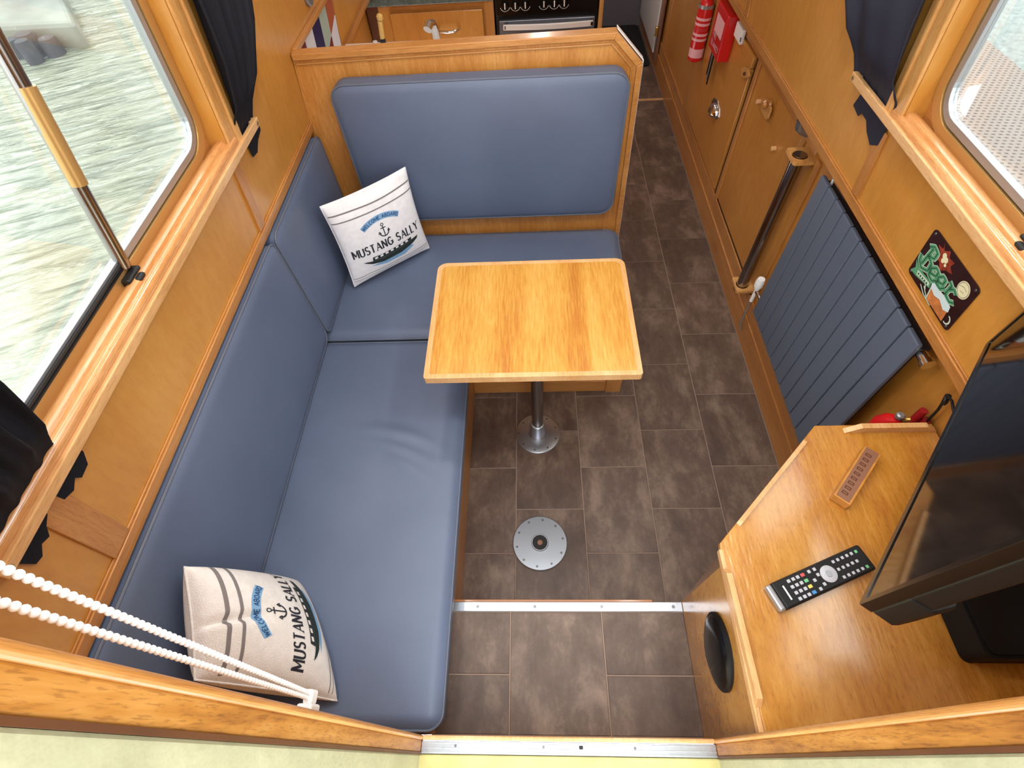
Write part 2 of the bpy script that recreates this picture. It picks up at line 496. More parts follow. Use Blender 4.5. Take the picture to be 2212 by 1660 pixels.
def arc(cx, cy, rx, ry, a0, a1, n=10):
    return [(cx + rx * math.cos(math.radians(a0 + (a1 - a0) * k / n)), cy + ry * math.sin(math.radians(a0 + (a1 - a0) * k / n))) for k in range(n + 1)]
GL = {
 'A': (0.8, [[(0, 0), (.4, 1), (.8, 0)], [(.15, .35), (.65, .35)]]),
 'B': (0.65, [[(0, 0), (0, 1), (.4, 1), (.58, .88), (.58, .64), (.4, .53), (0, .53)], [(.4, .53), (.62, .4), (.62, .13), (.4, 0), (0, 0)]]),
 'C': (0.7, [arc(.38, .5, .36, .5, 45, 315)]),
 'D': (0.7, [[(0, 0), (0, 1), (.3, 1), (.6, .8), (.68, .5), (.6, .2), (.3, 0), (0, 0)]]),
 'E': (0.6, [[(.58, 1), (0, 1), (0, 0), (.58, 0)], [(0, .52), (.48, .52)]]),
 'F': (0.6, [[(.58, 1), (0, 1), (0, 0)], [(0, .52), (.48, .52)]]),
 'I': (0.1, [[(.05, 0), (.05, 1)]]),
 'K': (0.65, [[(0, 0), (0, 1)], [(.6, 1), (0, .45)], [(.18, .6), (.65, 0)]]),
 'L': (0.55, [[(0, 1), (0, 0), (.52, 0)]]),
 'M': (0.85, [[(0, 0), (0, 1), (.42, .25), (.84, 1), (.84, 0)]]),
 'N': (0.7, [[(0, 0), (0, 1), (.68, 0), (.68, 1)]]),
 'O': (0.8, [arc(.4, .5, .38, .5, 0, 360, 16)]),
 'R': (0.65, [[(0, 0), (0, 1), (.4, 1), (.6, .88), (.6, .62), (.4, .5), (0, .5)], [(.3, .5), (.65, 0)]]),
 'S': (0.6, [arc(.3, .75, .27, .25, 30, 250, 8) + arc(.3, .25, .29, .25, 70, -150, 8)]),
 'T': (0.7, [[(0, 1), (.7, 1)], [(.35, 1), (.35, 0)]]),
 'W': (1.0, [[(0, 1), (.25, 0), (.5, .9), (.75, 0), (1, 1)]]),
 'G': (0.75, [arc(.4, .5, .38, .5, 50, 340) , [(.45, .45), (.76, .45), (.76, .1)]]),
 'U': (0.7, [[(0, 1), (0, .3)] + arc(.34, .3, .34, .3, 180, 360, 8) + [(.68, 1)]]),
 'Y': (0.75, [[(0, 1), (.37, .5), (.75, 1)], [(.37, .5), (.37, 0)]]),
}
SER = {  # serif feet: (x, y) centres
 'M': [(0, 0), (0, 1), (.84, 0), (.84, 1)], 'U': [(0, 1), (.68, 1)], 'T': [(.35, 0)], 'A': [(0, 0), (.8, 0)],
 'N': [(0, 0), (0, 1), (.68, 1)], 'L': [(0, 1), (0, 0)], 'Y': [(0, 1), (.75, 1), (.37, 0)], 'S': [], 'G': [(.76, .45)],
}
def text2d(s, h, gap=0.22, weight=0.16, serif=False):
    """text in 2D starting at x=0, height h; returns (verts, faces, width)"""
    V = []; F = []; x = 0.0
    for ch in s:
        if ch == ' ': x += 0.6; continue
        w, strokes = GL[ch]
        for st in strokes:
            if serif: wf = lambda t: (0.25 if abs(t.y) > .5 and (t.x * t.y < .12) else 0.12) if ch not in 'SGU' else (0.12 + 0.14 * abs(t.y))
            else: wf = weight
            v, f = stroke2d([(px + x, py) for px, py in st], wf)
            o = len(V); V += v; F += [tuple(i + o for i in q) for q in f]
        if serif:
            for (sx, sy) in SER.get(ch, []):
                v, f = stroke2d([(x + sx - .15, sy + (0.03 if sy < .5 else -0.03)), (x + sx + .15, sy + (0.03 if sy < .5 else -0.03))], 0.07)
                o = len(V); V += v; F += [tuple(i + o for i in q) for q in f]
            if ch == 'S':
                pass
        x += w + gap
    return [(a * h, b * h) for a, b in V], F, (x - gap) * h

def poly2d(pts, maxlen=0.05):
    """fill a polygon, subdivided so it can be draped"""
    bm = bmesh.new()
    vs = [bm.verts.new((p[0], p[1], 0)) for p in pts]
    tris = tessellate_polygon([[Vector((p[0], p[1], 0)) for p in pts]])
    for t in tris:
        try: bm.faces.new([vs[i] for i in t])
        except ValueError: pass
    for _ in range(6):
        es = [e for e in bm.edges if e.calc_length() > maxlen]
        if not es: break
        bmesh.ops.subdivide_edges(bm, edges=es, cuts=1)
        bmesh.ops.triangulate(bm, faces=bm.faces)
    bm.verts.index_update()
    V = [(v.co.x, v.co.y) for v in bm.verts]; F = [tuple(v.index for v in f.verts) for f in bm.faces]
    bm.free()
    return V, F

# ------------------------------------------------------------------ outside: sky is the world; water, banks
wat = MB().add([(-1.0, -12, 0.35), (-30, -12, 0.35), (-30, 40, 0.35), (-1.0, 40, 0.35)], [(0, 1, 2, 3)]).build('water', 'water')
tag(wat, 'pale green rippled canal water outside the left window', 'water', kind='structure')
bk = MB()
bk.prism([(-3.0, 3.82), (-3.3, 4.25), (-3.9, 5.1), (-4.6, 8), (-5.5, 30), (-20, 30), (-20, 3.82)], FZ(-0.2), FZ(0.50))
bko = bk.build('stone_bank', 'concrete', bevel=0.03)
tag(bko, 'grey green stone bank across the water, seen through the left window', 'bank')
pil = thing('mooring_piles', 'cluster of dark timber piles standing in the water at the bank corner', 'piles', (-3.3, 3.7, 0.2))
for k, (px_, py_, r) in enumerate([(-3.44, 3.73, .06), (-3.31, 3.73, .065), (-3.18, 3.73, .06), (-3.26, 3.62, .05)]):
    MB().lathe((px_, py_, 0.0), [(r, 0), (r, .43 + .03 * (k % 2)), (r * .8, .45 + .03 * (k % 2))], 14).build('pile', 'pile_wood', pil, smooth=True)
gq = MB().box((1.06, -8, 0.2), (14, 30, 0.78)).build('quay', 'gravel'); stag(gq, 'pale gravel quay outside the right window')
mq = MB().box((1.1, -4, 0.782), (1.78, 20, 0.80)).build('rubber_mat', 'quay_mat')
tag(mq, 'beige studded rubber mat along the quay outside the right window', 'mat')
hl = MB()
hl.box((-1.0, -.05, .3), (-.86, 6, .82)); hl.box((.96, -.05, .3), (1.05, 6, .84))
stag(hl.build('trim_1', 'anthracite_dark'), 'dark hull side below the windows')

# ------------------------------------------------------------------ floor
TW, TL, X0 = 0.242, 0.3176, -0.077
floor = MB().box((-0.262, 0.28, -0.05), (0.94, 4.7, -0.0025)).build('floor', 'grout'); stag(floor, 'brown slate-effect tile floor')
gap = 0.0019
def tile_obj(x0, y0, x1, y1, z, parent, cache={}):
    key = (round(x1 - x0, 4), round(y1 - y0, 4), z)
    c = ((x0 + x1) / 2, (y0 + y1) / 2, z)
    if key in cache:
        o = cache[key].copy(); COL.objects.link(o); o.parent = parent; o.location = c
        return o
    hx, hy = (x1 - x0) / 2 - gap, (y1 - y0) / 2 - gap
    m = MB().add([(-hx, -hy, -.003), (hx, -hy, -.003), (hx, hy, -.003), (-hx, hy, -.003),
                  (-hx, -hy, -.0008), (hx, -hy, -.0008), (hx, hy, -.0008), (-hx, hy, -.0008),
                  (-hx + .001, -hy + .001, 0), (hx - .001, -hy + .001, 0), (hx - .001, hy - .001, 0), (-hx + .001, hy - .001, 0)],
                 [(0, 1, 5, 4), (1, 2, 6, 5), (2, 3, 7, 6), (3, 0, 4, 7), (4, 5, 9, 8), (5, 6, 10, 9), (6, 7, 11, 10), (7, 4, 8, 11), (8, 9, 10, 11)])
    o = m.build('tile', 'tile'); o.parent = parent; o.location = c
    cache[key] = o
    return o
for ci in range(-1, 4):
    a, b = X0 + TW * ci, X0 + TW * (ci + 1)
    a = max(a, -0.262); b = min(b, 0.889)
    off = 0.971 if ci % 2 == 0 else 0.8155
    y = off - TL * 4
    while y < 4.66:
        p, q = max(y, 0.285), min(y + TL, 4.66)
        y += TL
        if q - p < 0.01: continue
        # what stands on the floor hides the rest
        if p > 1.17 and b < 0.36: continue
        if a > 0.6 and q < 0.5: continue
        for (s0, s1) in ([(p, q)] if not (p < 3.48 < q) else [(p, 3.475), (3.495, q)]):
            if s1 - s0 > 0.01: tile_obj(a, s0, b, s1, 0.0, floor)
th = MB().box((0.35, 3.475, -0.002), (0.888, 3.495, 0.004)).build('trim_2', 'oak_light', bevel=.001); stag(th, 'pale threshold strip across the passage floor')

# step up by the door
ZS = 0.30
step = MB().box((-0.262, -0.02, 0.0), (0.60, 0.2625, ZS - .0025)).build('floor_step', 'grout'); stag(step, 'raised tiled step inside the door')
for (a, b, p, q) in [(-.262, -.077, .113, .258), (-.262, -.077, -.012, .113), (-.077, .163, -.012, .258), (.163, .378, .113, .258), (.163, .378, -.012, .113)]:
    tile_obj(a, p, b, q, ZS, step)
ns = thing('step_nosing', 'aluminium nosing strip with countersunk screws on the tiled step edge', 'nosing', (0.07, 0.272, ZS))
MB().box((-.232, .259, ZS - .002), (.376, .283, ZS + .004)).build('plate', 'aluminium', ns, bevel=.0015)
MB().box((-.232, .283, ZS - .03), (.30, .289, ZS + .002)).build('wood_lip', 'nosing_wood', ns, bevel=.001)
for x in (-.165, -.012, .165, .352):
    MB().lathe((x, .271, ZS + .0035), [(.0042, 0), (.0042, .0012)], 10).build('screw', 'screw', ns)
rs = MB().box((-.262, .262, 0), (.40, .282, ZS - .004)).build('trim_3', 'oak_trim_x'); stag(rs, 'wood riser under the step')

# ------------------------------------------------------------------ left wall
WIN_Y0, WIN_Y1, WIN_Z0, WIN_Z1 = 0.10, 1.122, 1.122, 1.64
def upper_wall(side):
    F = Lf if side == 'left' else Rf
    y1 = WIN_Y1 if side == 'left' else WIN_Y1 - 0.02
    z0 = WIN_Z0 if side == 'left' else WIN_Z0 + 0.01
    zb = 0.87 if side == 'left' else 0.89
    w = struct('wall_' + side, 'varnished oak panelled cabin side, ' + side)
    m = MB()
    m.prism([(-.02, zb), (5.2, zb), (5.2, CEIL), (-.02, CEIL)], F(0), F(-.052), holes=[[(WIN_Y0, z0), (y1, z0), (y1, WIN_Z1), (WIN_Y0, WIN_Z1)]])
    m.build('panel', 'oak_wall', w)
    # strip along the foot of the panel
    t = MB(); wallbox(t, F, .0, 5.1, zb - .004, zb + .024, 0, .008); wallbox(t, F, .0, 5.1, zb + .024, zb + .029, 0, .004)
    t.build('bottom_rail', 'oak_trim_y', w, bevel=.002)
    bys = [(1.095, 1.13), (.235, .288)] if side == 'left' else [(1.12, 1.155), (2.225, 2.26)]
    for (p, q) in bys:
        t = MB(); wallbox(t, F, p, q, zb + .026, 1.085 if q < 2 else CEIL, 0, .006)
        t.build('batten', 'oak_trim_z', w, bevel=.002)
    # window surround
    t = MB(); wallbox(t, F, y1, y1 + .035, z0 - .01, WIN_Z1 + .05, 0, .008); t.build('window_facing', 'oak_light_z', w, bevel=.003)
    t = MB(); wallbox(t, F, y1 + .036, y1 + .06, z0 - .02, WIN_Z1 + .05, 0, .014); t.build('window_facing', 'oak_light_z', w, bevel=.004)
    t = MB(); wallbox(t, F, WIN_Y0 - .05, y1, WIN_Z1, WIN_Z1 + .05, 0, .008); t.build('window_facing', 'oak_light', w, bevel=.003)
    # lower rounded sill: nose and slope
    n = 10
    prof = [(-.036, z0 + .004), (-.024, z0 + .012), (-.014, z0 + .0145), (-.006, z0 + .012), (-.003, z0 + .006), (-.001, z0 + .006)] + [(.004 + .010 * math.sin(math.radians(a)), z0 - .004 + .012 * math.cos(math.radians(a))) for a in range(0, 181, 20)] + [(-.0, z0 - .018), (-.036, z0 - .01)]
    m = MB(); k = len(prof)
    vs = []
    for yy in (WIN_Y0 - .02, y1 + .03):
        for (d, z) in prof: vs.append(F(d)(yy, z))
    m.add(vs, [(i, (i + 1) % k, k + (i + 1) % k, k + i) for i in range(k)] + [tuple(range(k)), tuple(range(2 * k - 1, k - 1, -1))])
    m.build('window_sill', 'oak_sill', w, smooth=True)
    # lower hull lining
    return w, F, y1, z0
wl, LF_, ly1, lz0 = upper_wall('left')
wr, RF_, ry1, rz0 = upper_wall('right')
m = MB().box((-.82, -.02, 0), (-.80, 5.2, .868)); m.box((-.81, -.02, .862), (-.736, 5.2, .872)); m.build('lower_lining', 'oak_door', wl)

# right lower lining
XP = 0.903
m = MB().box((XP, -.02, 0), (XP + .02, 5.2, .90)); m.box((.834, -.02, .886), (XP + .01, 5.2, .895)); m.build('lower_lining', 'oak_door', wr)
m = MB().box((.889, -.0, 0), (.902, 5.2, .115)).build('baseboard_right', 'oak_trim_y', bevel=.003); stag(m, 'oak skirting at the foot of the right wall')
m = MB().box((.895, 0, .115), (.903, 5.2, .185)).build('bottom_rail', 'oak_trim_y', wr, bevel=.002)
m = MB().box((.892, 1.5, .80), (.903, 5.2, .888)).build('top_rail', 'oak_trim_y', wr, bevel=.002)
for (a, b) in ((1.455, 1.485), (1.60, 1.632), (2.14, 2.172), (2.98, 3.04), (3.72, 3.80)):
    MB().box((.895, a, .185), (.903, b, .80)).build('stile', 'oak_trim_z', wr, bevel=.002)
MB().box((.9005, 2.172, .185), (.9035, 2.196, .80)).build('dark_joint', 'dark_gap', wr)
MB().box((.9005, 1.634, .183), (.9035, 2.14, .192)).build('dark_joint', 'dark_gap', wr)
# cupboard door
dr = struct('door_1', 'oak cupboard door in the right lining with a chrome shell handle')
MB().box((.889, 2.198, .205), (.903, 2.965, .745)).build('door_leaf', 'oak_door', dr, bevel=.003)
MB().box((.8875, 2.203, .746), (.901, 2.96, .79)).build('header', 'oak_door', dr, bevel=.003)
m = MB()
# cup (shell) pull
cy, cz = 2.47, .452
vs = []; fs = []
nu, nv = 12, 7
for i in range(nu + 1):
    for j in range(nv + 1):
        a = math.pi * i / nu; b = (math.pi / 2) * j / nv
        yy = cy + .058 * math.cos(a) * math.cos(b) if j else cy + .058 * math.cos(a)
        vs.append((.889 - .030 * math.sin(b), cy + .05 * math.cos(a) * math.cos(b), cz - .018 + .045 * math.sin(a) * math.cos(b)))
for i in range(nu):
    for j in range(nv):
        p = i * (nv + 1) + j
        fs.append((p, p + nv + 1, p + nv + 2, p + 1))
m.add(vs, fs)
h = m.build('cup_handle', 'chrome', dr, smooth=True); sm = h.modifiers.new('s', 'SOLIDIFY'); sm.thickness = .002
m = MB().prism([(cy - .075, cz), (cy - .055, cz - .022), (cy, cz - .03), (cy + .055, cz - .022), (cy + .075, cz), (cy + .055, cz + .03), (cy, cz + .04), (cy - .055, cz + .03)], FX(.8888), FX(.8868)).build('handle_plate', 'chrome', dr)

# ------------------------------------------------------------------ windows
def window(name, F, y1, z0, side):
    w = struct(name, side + ' cabin window with rounded bronze frame')
    outer = rr(WIN_Y0 + .002, z0 + .002, y1 - .002, WIN_Z1 - .002, .085, 8)
    i1 = rr(WIN_Y0 + .026, z0 + .026, y1 - .026, WIN_Z1 - .026, .066, 8)
    i2 = rr(WIN_Y0 + .029, z0 + .029, y1 - .029, WIN_Z1 - .029, .063, 8)
    i3 = rr(WIN_Y0 + .044, z0 + .044, y1 - .044, WIN_Z1 - .044, .05, 8)
    sq = [(WIN_Y0 - .01, z0 - .01), (y1 + .01, z0 - .01), (y1 + .01, WIN_Z1 + .01), (WIN_Y0 - .01, WIN_Z1 + .01)]
    MB().prism(sq, F(-.0405), F(-.063), [rr(WIN_Y0 + .008, z0 + .008, y1 - .008, WIN_Z1 - .008, .08, 8)]).build('frame_back', 'oak_trim_y', w)
    MB().prism(outer, F(-.033), F(-.050), [i1]).build('frame', 'bronze_frame', w, bevel=.0015)
    MB().prism(i1, F(-.040), F(-.050), [i2]).build('gasket', 'rubber', w)
    MB().prism(i2, F(-.036), F(-.052), [i3]).build('inner_frame', 'silver_frame', w, bevel=.0015)
    MB().prism(i3, F(-.044), F(-.047)).build('pane', 'glass', w)
    mb = MB(); mb.tube([F(-.036)(.688, z0 + .026), F(-.036)(.775, WIN_Z1 - .03)], .0115, 14); mb.build('mullion', 'dark_chrome', w, smooth=True)
    mb = MB(); mb.tube([F(-.033)(.688 + .0875 * .31, z0 + .175), F(-.033)(.688 + .0875 * .63, z0 + .312)], .0125, 14); mb.build('grip', 'bronze_frame', w, smooth=True)  # gold sleeve standing in for a reflection midway up the mullion
    for k in range(2):
        mb = MB(); wallbox(mb, F, WIN_Y0 + .05, .68, z0 + .028 + .008 * k, z0 + .031 + .008 * k, -.036, -.031); mb.build('track', 'rubber', w)
    mb = MB(); wallbox(mb, F, .655, .70, z0 + .004, z0 + .020, -.034, -.016); wallbox(mb, F, .665, .688, z0 + .006, z0 + .015, -.016, -.004)
    mb.build('catch', 'rubber', w, bevel=.004)
    mb = MB(); wallbox(mb, F, WIN_Y0 + .2, WIN_Y0 + .25, z0 + .026, z0 + .040, -.036, -.028); mb.build('slider_clip', 'silver_frame', w, bevel=.003)
    return w
window('window_1', Lf, ly1, lz0, 'left')
window('window_2', Rf, ry1, rz0, 'right')

# curtain retaining strips
def strip(F, y0, y1, z, side, label):
    t = thing('curtain_strip', label, 'curtain strip', F(.02)((y0 + y1) / 2, z))
    m = MB(); wallbox(m, F, y0, y1, z, z + .021, .008, .020); m.build('batten', 'oak_light', t, bevel=.002)
    for yy in (y0 + .012, y1 - .012):
        m = MB(); wallbox(m, F, yy - .012, yy + .012, z + .002, z + .019, 0, .009); m.build('spacer', 'oak_light', t)
        c = F(.0202)(yy, z + .0105)
        MB().lathe(c, [(.006, 0), (.006, .0008 if side == 'left' else -.0008)], 14, 'x').build('screw_cup', 'bronze_frame', t)
        MB().lathe(F(.021)(yy, z + .0105), [(.003, 0), (.003, .0008 if side == 'left' else -.0008)], 10, 'x').build('screw', 'screw', t)
strip(Lf, .155, 1.275, 1.090, 'left', 'long thin oak strip holding the curtain hems below the left window')
strip(Rf, -.02, 1.335, 1.106, 'right', 'long thin oak strip holding the curtain hem below the right window')

# curtains: gathered, narrow at the strip
def curtain(F, ya0, ya1, yb0, yb1, z0, z1, label, tails, mat='curtain', folds=6, ph=0.0, bulge=0.03, lean=0.0, base=.018):
    t = thing('curtain', label, 'curtain', F(.02)((ya0 + ya1) / 2, z0))
    nu, nv = 72, 24
    vs = []; fs = []
    for j in range(nv + 1):
        v = j / nv; z = z0 + (z1 - z0) * v
        a = ya0 + (yb0 - ya0) * v ** .8; b = ya1 + (yb1 - ya1) * v ** .8
        for i in range(nu + 1):
            u = i / nu
            d = base + bulge * min(1, v * 3) * (.55 + .45 * math.sin(u * folds * 2 * math.pi + ph + .8 * math.sin(v * 4))) + .004 * math.sin(u * folds * 5 * math.pi + 1) * min(1, v * 4)
            d = max(d, .006) + lean * v * u
            if v < .16: d = min(d, .0035 + .001 * math.sin(u * 40)) + max(0, d - .0045) * max(0, (v - .065) / .095)
            vs.append(F(d)(a + (b - a) * u, z))
    for j in range(nv):
        for i in range(nu):
            p = j * (nu + 1) + i
            fs.append((p, p + 1, p + nu + 2, p + nu + 1))
    o = MB().add(vs, fs).build('drape', mat, t, smooth=True); sm = o.modifiers.new('s', 'SOLIDIFY'); sm.thickness = .0015; sm.offset = 0
    MB().tube([F(.03)(min(ya0, yb0) - .03, z1 - .012), F(.03)(max(ya1, yb1) + .03, z1 - .012)], .006, 10).build('curtain_rod', 'brass', t, smooth=True)
    for tl in tails:
        m = MB().prism(tl, F(.0065), F(.005)); m.build('hem', mat, t)
    return t
curtain(Lf, 1.165, 1.265, 1.15, 1.58, 1.09, 1.66, 'navy black curtain gathered at the far end of the left window',
        [[(1.20, 1.092), (1.30, 1.092), (1.295, 1.066), (1.262, 1.058), (1.235, 1.04), (1.205, 1.045)]], folds=5, bulge=.03)
curtain(Lf, .165, .335, .02, .345, 1.085, 1.66, 'black curtain at the near end of the left window, by the door',
        [[(.175, 1.094), (.255, 1.094), (.25, 1.075), (.235, 1.066), (.225, 1.052), (.212, 1.058), (.198, 1.046), (.186, 1.05)],
         [(.275, 1.094), (.352, 1.094), (.352, 1.072), (.34, 1.052), (.318, 1.05), (.312, 1.062), (.296, 1.052), (.278, 1.06)]], folds=4, bulge=.035)
curtain(Rf, 1.13, 1.345, 1.13, 1.60, 1.10, 1.66, 'navy curtain hanging at the far end of the right window',
        [[(1.13, 1.10), (1.285, 1.10), (1.30, 1.062), (1.262, 1.055), (1.25, 1.068), (1.22, 1.066), (1.2, 1.05), (1.165, 1.036), (1.135, 1.052)]], mat='curtain_blue', folds=1.6, bulge=.05, ph=2.2)

# ------------------------------------------------------------------ back of the cabin, ceiling
wb = MB().box((-.9, 4.66, 0), (1.0, 4.7, CEIL)).build('wall_back', 'grey_wall'); stag(wb, 'grey far wall beyond the galley')
cl = MB()
cl.prism([(-.75, -.05), (.85, -.05), (.85, 5.2), (-.75, 5.2)], FZ(CEIL), FZ(CEIL + .03), [[(-.30, .10), (.40, .10), (.40, .85), (-.30, .85)]])
clo = cl.build('ceiling', 'white_enamel'); stag(clo, 'cabin ceiling with open hatch over the entrance')
for k, (x, y) in enumerate([(-.35, 1.25), (.45, 1.25), (.05, 2.85), (.05, 3.7), (-.45, .55), (.5, .55)]):  # unseen fill lights added to brighten the cabin, modelled as ceiling fixtures
    c = thing('ceiling_light', ('round white ceiling lamp over the dinette', 'round white ceiling lamp over the radiator', 'round white ceiling lamp in mid cabin', 'round white ceiling lamp over the galley', 'round white ceiling lamp over the long bench', 'round white ceiling lamp over the television')[k], 'lamp', (x, y, CEIL))
    MB().lathe((x, y, CEIL - .012), [(.05, 0), (.055, .004), (.055, .012)], 24).build('rim', 'white_plastic', c, smooth=True)
    MB().lathe((x, y, CEIL - .0135), [(.04, 0), (.042, .0015)], 24).build('diffuser', 'lamp_glow', c)
    ld = bpy.data.lights.new('lamp', 'AREA'); ld.shape = 'DISK'; ld.size = .12; ld.energy = FILL_W; ld.color = (1, .97, .93)
    lo = bpy.data.objects.new('lamp', ld); COL.objects.link(lo); lo.location = (x, y, CEIL - .016); lo.parent = c
    lo.matrix_parent_inverse = Matrix.Translation(-Vector(c.location))

# ------------------------------------------------------------------ front bulkhead, door frame, sill
def RK(y, z): return y + 0.043 * (z - .5)
ZD = 0.50
def raked(mb_pts_x0, x1, y0, y1, z0, z1):
    m = MB(); x0 = mb_pts_x0
    vs = []
    for z in (z0, z1):
        vs += [(x0, RK(y0, z), z), (x1, RK(y0, z), z), (x1, RK(y1, z), z), (x0, RK(y1, z), z)]
    return m.add(vs, [(0, 3, 2, 1), (4, 5, 6, 7), (0, 1, 5, 4), (1, 2, 6, 5), (2, 3, 7, 6), (3, 0, 4, 7)])
wf = struct('wall_front', 'front bulkhead around the entrance')
raked(-.82, -.262, -.035, -.024, 0, CEIL).build('panel', 'oak_bulk', wf)
raked(.36, .93, -.035, -.024, 0, CEIL).build('panel', 'oak_bulk', wf)
raked(-.262, .36, -.035, -.024, 0, ZD - .02).build('panel', 'oak_bulk', wf)
dj = struct('door_2', 'entrance door frame of oak with painted steel outside')
for (xa, xb) in ((-.30, -.245), (.345, .40)):
    raked(xa, xb, -.040, -.019, ZD - .02, CEIL).build('jamb', 'oak_jamb', dj, bevel=.002)
    raked(xa - .0 if xa < 0 else xa - .003, xb + .003 if xa < 0 else xb, -.0195, -.011, ZD - .02, CEIL).build('jamb_moulding', 'oak_trim_z', dj, bevel=.0035, seg=3)
    raked(xa - .1 if xa < 0 else xa + .002, xb - .002 if xa < 0 else xb + .1, -.16, -.043, ZD - .05, 1.9).build('steel_jamb', 'cream_paint', dj, bevel=.003)
for (xa, xb) in ((-.31, -.2435), (.3435, .41)):
    raked(xa, xb, -.0435, -.0395, ZD - .02, CEIL).build('sealant', 'dark_ply', dj)
MB().box((-.245, -.0195, ZD - .03), (.345, -.011, ZD + .002)).build('sill_lip', 'oak_light', dj, bevel=.003)
MB().box((-.5, -.5, ZD - .06), (.6, -.043, ZD - .003)).build('steel_sill', 'cream_yellow', dj, bevel=.003)
sp = thing('sill_plate', 'ribbed aluminium strip across the bottom of the entrance', 'threshold', (.05, -.03, ZD))
MB().box((-.2445, -.042, ZD - .02), (.3445, -.0205, ZD)).build('plate', 'aluminium', sp, bevel=.001)
for (a, b) in ((-.0415, -.038), (-.0335, -.0315), (-.0255, -.0235)):
    MB().box((-.2445, a, ZD - .001), (.3445, b, ZD + .0018)).build('rib', 'aluminium', sp, bevel=.0006)
for x in (-.175, .003, .185):
    MB().lathe((x, -.0285, ZD - .001), [(.0026, 0), (.0026, .0024)], 8).build('screw', 'screw', sp)
MB().lathe((.078, -.0285, ZD - .001), [(.0042, 0), (.0042, .0026)], 10).build('bolt_hole', 'hole', sp)

# ------------------------------------------------------------------ benches
bn = thing('long_bench', 'oak base of the long bench under the left window', 'bench', (-.5, .6, 0))
MB().box((-.79, -.012, 0), (-.268, 1.66, .355)).build('carcass', 'dark_ply', bn)
MB().box((-.268, .283, 0), (-.252, 1.20, .352)).build('front_panel', 'oak_trim_y', bn, bevel=.002)
MB().box((-.2675, -.01, ZS), (-.252, .28, .352)).build('end_panel', 'oak_trim_y', bn, bevel=.002)
b2 = thing('short_bench', 'oak base of the short bench behind the table', 'bench', (.05, 1.4, 0))
MB().box((-.2505, 1.19, .0), (.325, 1.64, .352)).build('carcass', 'dark_ply', b2)
MB().box((-.2515, 1.172, .07), (.30, 1.188, .352)).build('front_panel', 'oak_bulk', b2, bevel=.002)
MB().box((-.2515, 1.157, .0), (.30, 1.172, .07)).build('plinth', 'oak_trim_x', b2, bevel=.002)
MB().box((.285, 1.150, .0), (.347, 1.20, .352)).build('corner_post', 'oak_trim_z', b2, bevel=.003)
MB().box((.327, 1.20, 0), (.341, 1.66, .352)).build('side_panel', 'oak_bulk', b2, bevel=.002)

def cushion(name, label, O, U, V, N, hx, hy, T, r, group=None, edge=.016, bulge=.012, disp=None, taper=0.0, res=.02, cat='cushion', piprad=.003, R=.03):
    """O centre of the back face; U,V in-plane unit vectors; N outward; half sizes hx, hy; thickness T"""
    O, U, V, N = Vector(O), Vector(U).normalized(), Vector(V).normalized(), Vector(N).normalized()
    t = thing(name, label, cat, O, group)
    nx, ny = max(8, int(2 * hx / res)), max(8, int(2 * hy / res))
    def axis(h, n):   # finer near the rim
        return [h * math.sin(math.pi / 2 * (2 * k / n - 1)) * .5 + h * (2 * k / n - 1) * .5 for k in range(n + 1)]
    ax, ay = axis(hx, nx), axis(hy, ny)
    def warp(x, y):
        cx, cy_ = hx - r, hy - r
        dx, dy = abs(x) - cx, abs(y) - cy_
        if dx > 0 and dy > 0:
            l = math.hypot(dx, dy); m = max(dx, dy)
            x = math.copysign(cx + dx * m / l, x); y = math.copysign(cy_ + dy * m / l, y)
        return x, y
    def pt(x, y, h):
        k = 1 + taper * (-y / hy)
        return O + U * (x * k) + V * y + N * h
    vs = []; fs = []
    for yy in ay:
        for xx in ax:
            e = min(hx - abs(xx), hy - abs(yy))
            q = 1 - min(e, R) / R
            h = T - edge * q * q + bulge * (1 - (xx / hx) ** 4) * (1 - (yy / hy) ** 4)
            wx, wy = warp(xx, yy)
            if disp: h += disp(wx, wy) * (1 - q)
            vs.append(pt(wx, wy, h))
    m = nx + 1
    for j in range(ny):
        for i in range(nx):
            p = j * m + i
            fs.append((p, p + 1, p + m + 1, p + m))
    ring = [j for j in range(m)] + [j * m + nx for j in range(1, ny + 1)] + [ny * m + nx - k for k in range(1, nx + 1)] + [(ny - k) * m for k in range(1, ny)]
    flat = []
    for idx in ring:
        j, i = divmod(idx, m); flat.append(warp(ax[i], ay[j]))
    k0 = len(vs)
    hs = [T - edge - .004, T * .5, .008, 0.0]
    ins = [0.0, -.003, 0.0, .01]
    for h, s_ in zip(hs, ins):
        for (x, y) in flat:
            l = math.hypot(x, y) or 1
            vs.append(pt(x * (1 - s_ / l), y * (1 - s_ / l), h))
    n = len(ring)
    prev = ring
    for a in range(4):
        cur = [k0 + a * n + q for q in range(n)]
        for q in range(n):
            fs.append((prev[q], prev[(q + 1) % n], cur[(q + 1) % n], cur[q]))
        prev = cur
    fs.append(tuple(prev))
    MB().add(vs, fs).build('cover', 'vinyl', t, smooth=True)
    if piprad:
        MB().tube([pt(x * (1 + .001 / hx), y * (1 + .001 / hy), T - edge) for (x, y) in flat], piprad, 8, closed=True).build('piping', 'piping', t, smooth=True)
    return t

